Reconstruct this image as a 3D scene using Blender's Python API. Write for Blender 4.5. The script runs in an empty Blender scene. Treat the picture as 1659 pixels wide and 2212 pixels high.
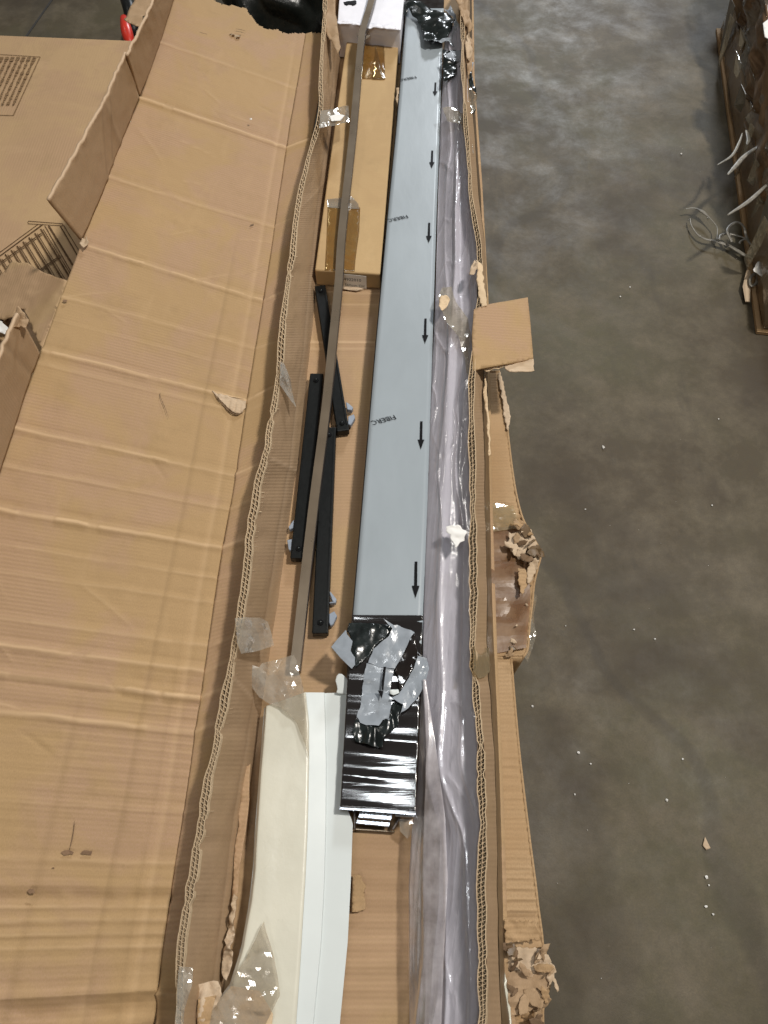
import bpy, bmesh, math, random
import numpy as np
from mathutils import Vector
from mathutils.geometry import delaunay_2d_cdt
R = random.Random(7)
scene = bpy.context.scene
COL = scene.collection

# ------------------------------------------------------------------ camera
H = 1.6                      # eye height above the warehouse floor
PITCH = math.radians(61.6)   # looking down
F, CX, CY = 1533.0, 829.5, 1106.0
cam = bpy.data.cameras.new('camera')
cam.sensor_fit = 'VERTICAL'; cam.sensor_height = 24; cam.lens = 24 * F / 2212
cam.clip_start = 0.01; cam.clip_end = 200
co = bpy.data.objects.new('camera', cam); COL.objects.link(co)
co.location = (0, 0, H); co.rotation_euler = (math.pi / 2 - PITCH, 0, 0)
scene.camera = co

# ------------------------------------------------------------------ world, lamps, exposure
w = bpy.data.worlds.new('World'); scene.world = w; w.use_nodes = True
w.node_tree.nodes['Background'].inputs['Color'].default_value = (1.0, 0.93, 0.84, 1)
w.node_tree.nodes['Background'].inputs['Strength'].default_value = 0.10
def lamp(loc, power, size, color=(1, .95, .88), target=(0, 1, .3), sy=None):
    l = bpy.data.lights.new('ceiling_lamp', 'AREA'); l.energy = power; l.color = color
    l.size = size
    if sy: l.shape = 'RECTANGLE'; l.size_y = sy
    o = bpy.data.objects.new('ceiling_lamp', l); COL.objects.link(o); o.location = loc
    d = Vector(target) - Vector(loc); o.rotation_euler = d.to_track_quat('-Z', 'Y').to_euler()
    return o
lamp((2.15, 1.2, 5.2), 232, 0.36)
lamp((0.0, 0.62, 5.6), 22, 0.34, (.93, .97, 1.0), sy=.45)
lamp((-.8, -3.4, 5.2), 42, 0.8)  # unseen fill lamp added behind the camera
lamp((2.4, 11.0, 5.3), 560, 1.3, (.9, .95, 1.0), target=(.8, 3, 0))
lamp((-3.5, 4.5, 5.4), 25, 0.7)  # unseen extra lamp, added for glints
scene.view_settings.view_transform = 'Standard'; scene.view_settings.look = 'None'
scene.view_settings.exposure = 0; scene.view_settings.gamma = 1
scene.render.engine = 'CYCLES'
scene.cycles.transparent_max_bounces = 24; scene.cycles.max_bounces = 8
scene.cycles.caustics_reflective = False; scene.cycles.caustics_refractive = False

# ------------------------------------------------------------------ helpers
def D(x, y, z):
    """the place in the warehouse at height z that the surveyed direction (x, y) meets"""
    rx = (x - CX) / F; ru = (CY - y) / F
    d = Vector((rx, math.cos(PITCH) + ru * math.sin(PITCH), -math.sin(PITCH) + ru * math.cos(PITCH)))
    return Vector((0, 0, H)) + d * ((z - H) / d.z)
def X3(pts, z): return [D(x, y, z) for x, y in pts]

def hsh(i, j, s):
    n = (i * 374761393 + j * 668265263 + s * 974634777) & 0xffffffff
    n = ((n ^ (n >> 13)) * 1274126177) & 0xffffffff
    return ((n ^ (n >> 16)) & 0xffff) / 65535.0
def vn(x, y, s=0):
    x = np.asarray(x, float); y = np.asarray(y, float)
    i = np.floor(x).astype(np.int64); j = np.floor(y).astype(np.int64)
    u = x - i; v = y - j; u = u * u * (3 - 2 * u); v = v * v * (3 - 2 * v)
    a = hsh(i, j, s); b = hsh(i + 1, j, s); c = hsh(i, j + 1, s); d = hsh(i + 1, j + 1, s)
    return (a * (1 - u) + b * u) * (1 - v) + (c * (1 - u) + d * u) * v - 0.5
def fbm(x, y, s=0, o=3):
    r = 0; a = 1
    for k in range(o): r = r + a * vn(np.asarray(x) * 2 ** k, np.asarray(y) * 2 ** k, s + k * 17); a *= .5
    return r

def finish(name, me, mat, parent, smooth=True, thick=0, off=-1, kind=None):
    if smooth: me.polygons.foreach_set('use_smooth', [True] * len(me.polygons))
    o = bpy.data.objects.new(name, me); COL.objects.link(o)
    if isinstance(mat, (list, tuple)):
        for m in mat: me.materials.append(m)
    else: me.materials.append(mat)
    if parent: o.parent = parent
    if thick:
        m = o.modifiers.new('thickness', 'SOLIDIFY'); m.thickness = thick; m.offset = off; m.use_even_offset = False
    if kind: o['kind'] = kind
    return o
def thing(name, label, cat, loc=(0, 0, 0), group=None):
    o = bpy.data.objects.new(name, None); COL.objects.link(o); o.empty_display_size = .05
    o['label'] = label; o['category'] = cat
    if group: o['group'] = group
    return o
def tag(o, label, cat, group=None):
    o['label'] = label; o['category'] = cat
    if group: o['group'] = group
    return o
def resample(pts, ts):
    pts = [Vector(p) for p in pts]; n = len(pts); out = []
    for t in ts:
        f = t * (n - 1); i = min(int(f), n - 2); u = f - i
        p0 = pts[i - 1] if i else pts[i] * 2 - pts[i + 1]; p1 = pts[i]; p2 = pts[i + 1]
        p3 = pts[i + 2] if i + 2 < n else p2 * 2 - p1
        out.append(.5 * ((2 * p1) + (p2 - p0) * u + (2 * p0 - 5 * p1 + 4 * p2 - p3) * u * u + (3 * p1 - p0 - 3 * p2 + p3) * u ** 3))
    return out
def by_y(poly, ys, z):
    """points of a polyline (x, y) at the given y rows, lifted to height z"""
    P = sorted(poly, key=lambda p: p[1]); xs = np.interp(ys, [p[1] for p in P], [p[0] for p in P])
    if callable(z): return [D(x, y, z(y)) for x, y in zip(xs, ys)]
    return [D(x, y, z) for x, y in zip(xs, ys)]

def ruled(name, cols, mat, parent=None, nv=200, nu=12, disp=None, wear_tone=None, thick=0, off=-1, smooth=True, kind=None):
    """sheet through 2+ lines of points; disp(U, V, S, T) -> height along the normal in metres"""
    ts = np.linspace(0, 1, nv); C = [np.array([tuple(p) for p in resample(c, ts)]) for c in cols]
    k = len(C); us = np.linspace(0, 1, nu)
    P = np.zeros((nv, nu, 3))
    for j, u in enumerate(us):
        f = u * (k - 1); i = min(int(f), k - 2); a = f - i; P[:, j] = C[i] * (1 - a) + C[i + 1] * a
    mid = P[:, nu // 2]; T = np.concatenate([[0], np.cumsum(np.linalg.norm(np.diff(mid, axis=0), axis=1))])
    S = np.concatenate([np.zeros((nv, 1)), np.cumsum(np.linalg.norm(np.diff(P, axis=1), axis=2), axis=1)], axis=1)
    Tm = np.repeat(T[:, None], nu, 1)
    U, V = np.meshgrid(us, ts)
    W = np.zeros_like(U)
    if disp is not None:
        gu = np.gradient(P, axis=1); gv = np.gradient(P, axis=0); N = np.cross(gu, gv)
        N /= (np.linalg.norm(N, axis=2, keepdims=True) + 1e-12)
        if N[..., 2].mean() < 0: N = -N
        h = disp(U, V, S, Tm)
        if isinstance(h, tuple): h, W = h
        P = P + N * h[..., None]
    vs = P.reshape(-1, 3).tolist(); fs = []
    up = np.cross(P[0, 1] - P[0, 0], P[1, 0] - P[0, 0])[2] > 0
    for i in range(nv - 1):
        for j in range(nu - 1):
            a = i * nu + j; q = (a, a + 1, a + nu + 1, a + nu)
            fs.append(q if up else q[::-1])
    me = bpy.data.meshes.new(name); me.from_pydata(vs, [], fs)
    uvl = me.uv_layers.new(name='UVMap'); li = np.zeros(len(me.loops), np.int32); me.loops.foreach_get('vertex_index', li)
    uv = np.stack([S.ravel()[li], Tm.ravel()[li]], 1); uvl.data.foreach_set('uv', uv.ravel())
    at = me.attributes.new('wear_tone', 'FLOAT', 'POINT'); at.data.foreach_set('value', W.ravel().astype(np.float32))
    return finish(name, me, mat, parent, smooth, thick, off, kind)

class Outline(list): src = None
def jag(poly, step, amp, skip=()):
    out = Outline(); out.src = list(poly); n = len(poly)
    for i in range(n):
        a = Vector(poly[i]); b = Vector(poly[(i + 1) % n]); out.append(tuple(a))
        if i in skip: continue
        L = (b - a).length; k = int(L / step); nrm = Vector((-(b - a).y, (b - a).x)).normalized()
        for q in range(1, k):
            p = a.lerp(b, (q + R.uniform(-.3, .3)) / k) + nrm * R.uniform(-amp, amp); out.append(tuple(p))
    return out
def patch(name, poly, z, mat, parent=None, sp=10, crumple=0.0, cs=60, thick=0.0008, seed=0, smooth=True, aniso=(1, 1), off=-1):
    """thin irregular sheet; poly in surveyed directions, z a height, a list (one per corner: fitted plane) or f(x, y)"""
    if isinstance(z, (list, tuple)):
        src = getattr(poly, 'src', None) or poly; src = src if len(src) == len(z) else src[:len(z)]; z = z[:len(src)]
        A = np.array([[1, p[0], p[1]] for p in src]); c = np.linalg.lstsq(A, np.array(z, float), rcond=None)[0]
        zf = lambda x, y: c[0] + c[1] * x + c[2] * y
    elif callable(z): zf = z
    else: zf = lambda x, y: z
    if 'clear' in mat.name: sp *= 1.7; crumple *= .75
    n = len(poly); vs = []
    for i in range(n):
        a = Vector(poly[i]); b = Vector(poly[(i + 1) % n]); k = max(1, int((b - a).length / sp))
        for q in range(k): vs.append(a.lerp(b, q / k))
    nb = len(vs); bnd = [tuple(v) for v in vs]
    def inside(x, y):
        c = False; j = nb - 1
        for i in range(nb):
            if (bnd[i][1] > y) != (bnd[j][1] > y) and x < (bnd[j][0] - bnd[i][0]) * (y - bnd[i][1]) / (bnd[j][1] - bnd[i][1]) + bnd[i][0]: c = not c
            j = i
        return c
    x0 = min(p[0] for p in bnd); x1 = max(p[0] for p in bnd); y0 = min(p[1] for p in bnd); y1 = max(p[1] for p in bnd)
    y = y0 + sp * .5; row = 0
    while y < y1:
        x = x0 + (sp * .5 if row % 2 else 0)
        while x < x1:
            px, py = x + R.uniform(-.15, .15) * sp, y + R.uniform(-.15, .15) * sp
            if inside(px, py): vs.append(Vector((px, py)))
            x += sp
        y += sp * .87; row += 1
    ov, oe, of, *_ = delaunay_2d_cdt([Vector((v[0], v[1])) for v in vs], [(i, (i + 1) % nb) for i in range(nb)], [list(range(nb))], 1, 1e-4)
    P = np.array([tuple(D(v[0], v[1], zf(v[0], v[1]))) for v in ov])
    q = P[:, :2]
    if crumple:
        if any(k in mat.name for k in ('tape', 'film', 'wrap')): cs = cs * .45
        aniso = aniso if aniso != (1, 1) else ((1.5, .8) if seed % 2 else (.8, 1.5))
        h = fbm(q[:, 0] * cs * aniso[0], q[:, 1] * cs * aniso[1], seed, 3); h = np.abs(h) * 2 - .4
        P[:, 2] += h * crumple
    if any(k in mat.name for k in ('clear', 'grey_torn', 'stretch', 'yellowed', 'brown_packing')): smooth = False
    fs = []
    for f in of:
        if len(f) < 3: continue
        a, b, c = P[f[0]], P[f[1]], P[f[2]]
        fs.append(tuple(f) if np.cross(b - a, c - a)[2] > 0 else tuple(f[::-1]))
    me = bpy.data.meshes.new(name); me.from_pydata(P.tolist(), [], fs)
    uvl = me.uv_layers.new(name='UVMap'); li = np.zeros(len(me.loops), np.int32); me.loops.foreach_get('vertex_index', li)
    uvl.data.foreach_set('uv', q[li].ravel())
    return finish(name, me, mat, parent, smooth, thick, off)

def prism(name, poly3, depth, mat, parent=None, bevel=0.0, seg=2, smooth=False, bottom=None):
    """solid with the given top outline (3D points); goes straight down by depth (or to height bottom)"""
    bm = bmesh.new(); top = [bm.verts.new(p) for p in poly3]
    bot = [bm.verts.new((p[0], p[1], (bottom if bottom is not None else p[2] - depth))) for p in poly3]
    n = len(top); bm.faces.new(top); bm.faces.new(bot[::-1])
    for i in range(n): bm.faces.new((top[i], bot[i], bot[(i + 1) % n], top[(i + 1) % n]))
    bmesh.ops.recalc_face_normals(bm, faces=bm.faces)
    if bevel: bmesh.ops.bevel(bm, geom=list(bm.edges) , offset=bevel, segments=seg, affect='EDGES', profile=.5)
    uv = bm.loops.layers.uv.new('UVMap')
    for f in bm.faces:
        nx, ny, nz = map(abs, f.normal)
        for l in f.loops:
            c = l.vert.co
            l[uv].uv = (c.x, c.y) if nz > .6 else ((c.x, c.z) if ny > nx else (c.y, c.z))
    me = bpy.data.meshes.new(name); bm.to_mesh(me); bm.free()
    return finish(name, me, mat, parent, smooth)

def ribbon_solid(name, lines, mat, parent, kind=None):
    """closed tube of rectangular section; lines = four matching lists of points"""
    vs = []; fs = []; n = len(lines[0])
    for i in range(n):
        for k in range(4): vs.append(tuple(lines[k][i]))
    for i in range(n - 1):
        for k in range(4):
            a = i * 4 + k; b = i * 4 + (k + 1) % 4; fs.append((a, b, b + 4, a + 4))
    fs.append((0, 3, 2, 1)); e = (n - 1) * 4; fs.append((e, e + 1, e + 2, e + 3))
    me = bpy.data.meshes.new(name); me.from_pydata(vs, [], fs); me.update()
    bm = bmesh.new(); bm.from_mesh(me); bmesh.ops.recalc_face_normals(bm, faces=bm.faces); bm.to_mesh(me); bm.free()
    return finish(name, me, mat, parent, False, kind=kind)

def tube(name, pts, r, mat, parent=None, n=6, taper=None, smooth=True, flat=1.0):
    pts = [Vector(p) for p in pts]; vs = []; fs = []
    for i, p in enumerate(pts):
        t = (pts[min(i + 1, len(pts) - 1)] - pts[max(i - 1, 0)]).normalized()
        a = t.cross(Vector((0, 0, 1)));
        if a.length < 1e-4: a = Vector((1, 0, 0))
        a.normalize(); b = t.cross(a); rr = r * (taper(i / (len(pts) - 1)) if taper else 1)
        for k in range(n):
            g = 2 * math.pi * k / n; vs.append(tuple(p + a * math.cos(g) * rr + b * math.sin(g) * rr * flat))
    for i in range(len(pts) - 1):
        for k in range(n):
            a = i * n + k; b = i * n + (k + 1) % n; fs.append((a, b, b + n, a + n))
    fs.append(tuple(range(n))[::-1]); fs.append(tuple(range((len(pts) - 1) * n, len(pts) * n)))
    me = bpy.data.meshes.new(name); me.from_pydata(vs, [], fs)
    return finish(name, me, mat, parent, smooth)

# ------------------------------------------------------------------ materials
def newmat(name):
    m = bpy.data.materials.new(name); m.use_nodes = True; nt = m.node_tree
    return m, nt, nt.nodes['Principled BSDF'], nt.nodes.new, nt.links.new
def mixc(nt, fac, a, b, typ='MIX'):
    n = nt.nodes.new('ShaderNodeMix'); n.data_type = 'RGBA'; n.blend_type = typ
    for s, v in ((0, fac), (6, a), (7, b)):
        if hasattr(v, 'links'): nt.links.new(v, n.inputs[s])
        else: n.inputs[s].default_value = v if s == 0 else (*v, 1)
    return n.outputs[2]
def noise(nt, vec, scale, det=4, rough=.55, dist=0, mapscale=None):
    if mapscale:
        mp = nt.nodes.new('ShaderNodeMapping'); mp.inputs['Scale'].default_value = mapscale; nt.links.new(vec, mp.inputs['Vector']); vec = mp.outputs[0]
    n = nt.nodes.new('ShaderNodeTexNoise'); n.inputs['Scale'].default_value = scale; n.inputs['Detail'].default_value = det
    n.inputs['Roughness'].default_value = rough; n.inputs['Distortion'].default_value = dist; nt.links.new(vec, n.inputs['Vector'])
    return n.outputs['Fac']
def ramp(nt, f, a, b, ca=(0, 0, 0), cb=(1, 1, 1)):
    n = nt.nodes.new('ShaderNodeValToRGB'); n.color_ramp.elements[0].position = a; n.color_ramp.elements[1].position = b
    n.color_ramp.elements[0].color = (*ca, 1); n.color_ramp.elements[1].color = (*cb, 1); nt.links.new(f, n.inputs[0]); return n.outputs[0]
def bump(nt, h, dist, strength=1.0, prev=None):
    n = nt.nodes.new('ShaderNodeBump'); n.inputs['Distance'].default_value = dist; n.inputs['Strength'].default_value = strength
    nt.links.new(h, n.inputs['Height'])
    if prev: nt.links.new(prev, n.inputs['Normal'])
    return n.outputs[0]

def cardboard(name, col, alt, dark=None, flute=7.5, flute_amp=.0003, stripe=.10, rot=0, rough=.75, uvm=True, patch_s=4.0):
    m, nt, b, N, L = newmat(name)
    tc = N('ShaderNodeTexCoord'); uv = tc.outputs['UV']; ob = tc.outputs['Object']
    mp = N('ShaderNodeMapping'); mp.inputs['Rotation'].default_value[2] = rot; L(uv if uvm else ob, mp.inputs['Vector']); v = mp.outputs[0]
    c = mixc(nt, ramp(nt, noise(nt, v, patch_s, 4, .62, .5), .44, .56), tuple(min(1, x * 1.06) for x in col), alt)
    c = mixc(nt, ramp(nt, noise(nt, v, 1.7, 3, .6, 0, (1, 1.7, 1)), .35, .7, (.28, .28, .28), (0, 0, 0)), c, tuple(x * .74 for x in col))
    # flat fibrous mottling and blotches
    c = mixc(nt, ramp(nt, noise(nt, v, 600, 2, .6, 0, (1, .45, 1)), .35, .75), c, tuple(x * .86 for x in col))
    dk = dark or tuple(x * .72 for x in col)
    c = mixc(nt, ramp(nt, noise(nt, v, 9, 7, .7, .4), .54, .76, (0, 0, 0), (.5, .5, .5)), c, dk)
    c = mixc(nt, ramp(nt, noise(nt, v, 14, 6, .7, .2, (1, .35, 1)), .55, .75, (0, 0, 0), (.35, .35, .35)), c, tuple(min(1, x * 1.12 + .03) for x in col))
    c = mixc(nt, ramp(nt, noise(nt, v, 70, 3, .6), .70, .76, (0, 0, 0), (.35, .35, .35)), c, dk)
    # flute lines (regular channels under the liner), faded in and out
    wv = N('ShaderNodeTexWave'); wv.wave_type = 'BANDS'; wv.bands_direction = 'Y'; wv.inputs['Scale'].default_value = 2 * math.pi / (20 * flute / 1000)
    wv.inputs['Distortion'].default_value = .6; wv.inputs['Detail'].default_value = 1; wv.inputs['Detail Scale'].default_value = .2
    L(v, wv.inputs['Vector'])
    st = noise(nt, v, 1.0, 4, .7, 0, (2.0, 55, 1))
    msk = ramp(nt, noise(nt, v, 4, 2), .35, .65)
    lines = mixc(nt, msk, (.5, .5, .5), wv.outputs['Color'])
    c = mixc(nt, stripe, c, mixc(nt, 1.0, c, mixc(nt, .5, lines, st), 'MULTIPLY'))
    # scuffs along creases; negative values darken the folds
    at = N('ShaderNodeAttribute'); at.attribute_name = 'wear_tone'
    pos = N('ShaderNodeMath'); pos.operation = 'MAXIMUM'; pos.inputs[1].default_value = 0; L(at.outputs['Fac'], pos.inputs[0])
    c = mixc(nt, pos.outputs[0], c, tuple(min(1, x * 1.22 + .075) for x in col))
    neg = N('ShaderNodeMath'); neg.operation = 'MULTIPLY'; neg.inputs[1].default_value = -1; L(at.outputs['Fac'], neg.inputs[0])
    ng = N('ShaderNodeMath'); ng.operation = 'MAXIMUM'; ng.inputs[1].default_value = 0; L(neg.outputs[0], ng.inputs[0])
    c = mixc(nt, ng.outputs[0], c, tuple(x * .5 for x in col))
    L(c, b.inputs['Base Color']); b.inputs['Roughness'].default_value = rough; b.inputs['Specular IOR Level'].default_value = .25
    p = bump(nt, lines, flute_amp, .8)
    p = bump(nt, st, flute_amp * 3.0, .5, p)
    p = bump(nt, noise(nt, v, 40, 4), .0012, .5, p)
    p = bump(nt, noise(nt, v, 700, 2), .0002, .5, p)
    L(p, b.inputs['Normal'])
    return m
def plain(name, col, rough=.5, spec=.5, metal=0, var=.15, vs=30, bmp=0, bs=200, coat=0, aniso=None):
    m, nt, b, N, L = newmat(name); ob = N('ShaderNodeTexCoord').outputs['Object']
    c = mixc(nt, ramp(nt, noise(nt, ob, vs, 5, .6, .3, aniso), .3, .7), tuple(x * (1 - var) for x in col), tuple(min(1, x * (1 + var)) for x in col))
    L(c, b.inputs['Base Color']); b.inputs['Roughness'].default_value = rough; b.inputs['Metallic'].default_value = metal
    b.inputs['Specular IOR Level'].default_value = spec
    if coat: b.inputs['Coat Weight'].default_value = coat; b.inputs['Coat Roughness'].default_value = .06
    r = N('ShaderNodeMapRange'); r.inputs['To Min'].default_value = max(.02, rough - .1); r.inputs['To Max'].default_value = min(1, rough + .1)
    L(noise(nt, ob, vs * 2.3, 4), r.inputs['Value']); L(r.outputs[0], b.inputs['Roughness'])
    if bmp: L(bump(nt, noise(nt, ob, bs, 4, .6, 0, aniso), bmp, .7), b.inputs['Normal'])
    return m
def film(name, tint, opac, rough=.12, milky=(.8, .8, .8), gloss=.22, bs=90, bd=.002):
    m, nt, b, N, L = newmat(name); nt.nodes.remove(b); out = nt.nodes['Material Output']
    tr = N('ShaderNodeBsdfTransparent'); tr.inputs['Color'].default_value = (*tint, 1)
    df = N('ShaderNodeBsdfPrincipled'); df.inputs['Base Color'].default_value = (*milky, 1); df.inputs['Roughness'].default_value = rough
    gl = N('ShaderNodeBsdfGlossy'); gl.inputs['Roughness'].default_value = rough; gl.inputs['Color'].default_value = (1, 1, 1, 1)
    ob = N('ShaderNodeTexCoord').outputs['Object']
    nm = bump(nt, noise(nt, ob, bs, 3, .5, 1.0), bd, .9); L(nm, gl.inputs['Normal']); L(nm, df.inputs['Normal'])
    a = N('ShaderNodeMixShader'); r = N('ShaderNodeMapRange'); r.inputs['From Min'].default_value = .35; r.inputs['From Max'].default_value = .7
    r.inputs['To Min'].default_value = opac * .6; r.inputs['To Max'].default_value = opac * 1.5
    L(noise(nt, ob, 22, 4), r.inputs['Value']); L(r.outputs[0], a.inputs[0]); L(tr.outputs[0], a.inputs[1]); L(df.outputs[0], a.inputs[2])
    lw = N('ShaderNodeLayerWeight'); lw.inputs['Blend'].default_value = .25; L(nm, lw.inputs['Normal'])
    ad = N('ShaderNodeMath'); ad.operation = 'MULTIPLY_ADD'; ad.inputs[1].default_value = .5; ad.inputs[2].default_value = gloss * .5; ad.use_clamp = True; L(lw.outputs['Fresnel'], ad.inputs[0])
    s = N('ShaderNodeMixShader'); L(ad.outputs[0], s.inputs[0]); L(a.outputs[0], s.inputs[1]); L(gl.outputs[0], s.inputs[2]); L(s.outputs[0], out.inputs['Surface'])
    return m

M = {}
M['lid'] = cardboard('cardboard_lid_inner', (.435, .285, .140), (.455, .288, .188), stripe=.16)
M['box'] = cardboard('cardboard_box_inner', (.46, .305, .16), (.46, .295, .18), stripe=.14)
M['wall'] = cardboard('cardboard_wall', (.385, .26, .15), (.40, .27, .165), stripe=.06)
M['printed'] = cardboard('cardboard_printed', (.46, .31, .165), (.44, .28, .17), rot=math.pi / 2, flute=8)
M['lower'] = cardboard('cardboard_lower', (.45, .29, .15), (.50, .34, .19), stripe=.2, flute_amp=.0006)
M['narrow'] = cardboard('cardboard_narrow', (.49, .335, .165), (.46, .305, .15), stripe=.03, flute_amp=.0001)
M['dark_carton'] = cardboard('cardboard_dark_brown', (.36, .24, .14), (.28, .185, .11), stripe=.15)  # darker tone for the upper wrapped carton
M['edge'] = cardboard('cardboard_cut_edge', (.66, .50, .32), (.58, .43, .27), stripe=0)
M['torn'] = cardboard('cardboard_torn_liner', (.60, .46, .32), (.50, .36, .22), stripe=.15)
M['scuffed'] = cardboard('cardboard_scuffed', (.47, .35, .225), (.45, .31, .19), stripe=.05)
M['core_dark'] = plain('cardboard_core_shade', (.16, .10, .055), .9)  # dark colour paints the shade inside the open flutes
M['taped'] = plain('brown_taped_cardboard', (.135, .088, .046), .42, .4, 0, .12, 12, .001, 30)  # darker brown than the wall liners
M['black_gloss'] = plain('black_gloss_panel', (.012, .009, .008), .12, .6, 0, .3, 20)
M['black_tape'] = plain('black_tape', (.010, .014, .014), .22, .5, 0, .5, 40, .0016, 16)
M['black_plastic'] = plain('black_moulded_plastic', (.006, .007, .007), .40, .22, 0, .2, 60, .0003, 300)
M['black_bag'] = plain('black_plastic_bag', (.008, .010, .009), .30, .5, 0, .3, 20, .006, 14)
M['grey_film'] = plain('grey_protective_film', (.298, .338, .366), .38, .4, 0, .10, 5, .0006, 26, 0, (1, .35, 1))
M['grey_tape'] = plain('grey_torn_film', (.27, .30, .335), .20, .6, 0, .12, 40, .0020, 22)
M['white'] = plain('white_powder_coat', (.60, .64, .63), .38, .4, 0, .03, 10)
M['cream'] = plain('cream_film_over_white', (.62, .60, .50), .30, .45, 0, .07, 9, .0008, 40)
M['white_card'] = plain('white_coated_card', (.80, .80, .86), .5, .4, 0, .05, 20, .001, 30)
M['paper'] = plain('white_paper', (.78, .77, .74), .7, .2, 0, .04, 40)
M['label'] = plain('white_label', (.86, .84, .80), .5, .3, 0, .04, 40)
M['steel'] = plain('brushed_steel', (.27, .215, .155), .30, .5, .7, .06, 6, 0, 1, 0, (1, .03, 1))
M['steel_dark'] = plain('steel_side', (.09, .075, .065), .4, .5, .6, .2, 20)  # darker copy of the steel; paints shade on the tube side
M['alu'] = plain('aluminium', (.62, .67, .74), .28, .5, .8, .08, 40)
M['ink'] = plain('black_print', (.004, .004, .005), .6, .1)
M['ink_brown'] = plain('brown_print', (.10, .058, .028), .8, .1, 0, .3, 40)
M['ink_faint'] = plain('faint_brown_print', (.20, .125, .065), .8, .1, 0, .4, 200)
M['ink_grey'] = plain('grey_print', (.10, .10, .10), .7, .1)
M['red'] = plain('red_plastic', (.55, .03, .015), .35, .5)
M['clip'] = plain('grey_plastic_clip', (.28, .32, .38), .4, .4)
M['stain'] = plain('dark_scuff', (.20, .125, .075), .85, .1, 0, .4, 90)
M['clear'] = film('clear_tape', (.96, .93, .88), .20, .09, (.62, .58, .50), .16, 45, .0004)
M['yellow_tape'] = film('yellowed_tape', (.94, .88, .74), .22, .12, (.6, .5, .33), .14, 60, .0006)
M['brown_tape'] = film('brown_packing_tape', (.80, .60, .40), .60, .32, (.25, .145, .07), .02, 14, .0012)
M['amber_tape'] = film('amber_packing_tape', (.88, .76, .52), .2, .15, (.42, .27, .09), .10, 20, .0008)
M['wrap'] = film('stretch_wrap', (.90, .88, .82), .12, .10, (.55, .50, .42), .22, 25, .004)
M['smoke'] = film('cloudy_bag_film', (.95, .93, .94), .55, .28, (.60, .56, .58), .08, 18, .0012)
M['overfilm'] = film('clear_over_film', (.985, .985, .985), .16, .18, (.76, .74, .79), .18, 13, .0030)
M['string'] = plain('shredded_film_string', (.20, .185, .155), .35, .5, 0, .3, 60)

def lilac():
    m, nt, b, N, L = newmat('lilac_bag_film'); uv = N('ShaderNodeTexCoord').outputs['UV']
    c = mixc(nt, ramp(nt, noise(nt, uv, 1, 3, .5, .8, (16, 1.5, 1)), .35, .7), (.52, .50, .57), (.64, .62, .69))
    L(c, b.inputs['Base Color']); b.inputs['Roughness'].default_value = .34; b.inputs['Specular IOR Level'].default_value = .45
    b.inputs['Coat Weight'].default_value = .12; b.inputs['Coat Roughness'].default_value = .2
    p = bump(nt, noise(nt, uv, 1, 3, .5, .8, (20, 1.5, 1)), .0022, .5); p = bump(nt, noise(nt, uv, 9, 3, .5, 1), .0022, .5, p); L(p, b.inputs['Normal'])
    return m
M['lilac'] = lilac()
def shrink():
    m, nt, b, N, L = newmat('black_stretch_wrapped'); ob = N('ShaderNodeTexCoord').outputs['Object']
    b.inputs['Base Color'].default_value = (.010, .008, .008, 1); b.inputs['Roughness'].default_value = .13; b.inputs['Specular IOR Level'].default_value = .8
    b.inputs['Coat Weight'].default_value = 1; b.inputs['Coat Roughness'].default_value = .05
    p = bump(nt, noise(nt, ob, 1, 3, .6, .3, (9, 190, 1)), .00022, .8); L(p, b.inputs['Normal']); L(p, b.inputs['Coat Normal'])
    return m
M['shrink'] = shrink()
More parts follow.
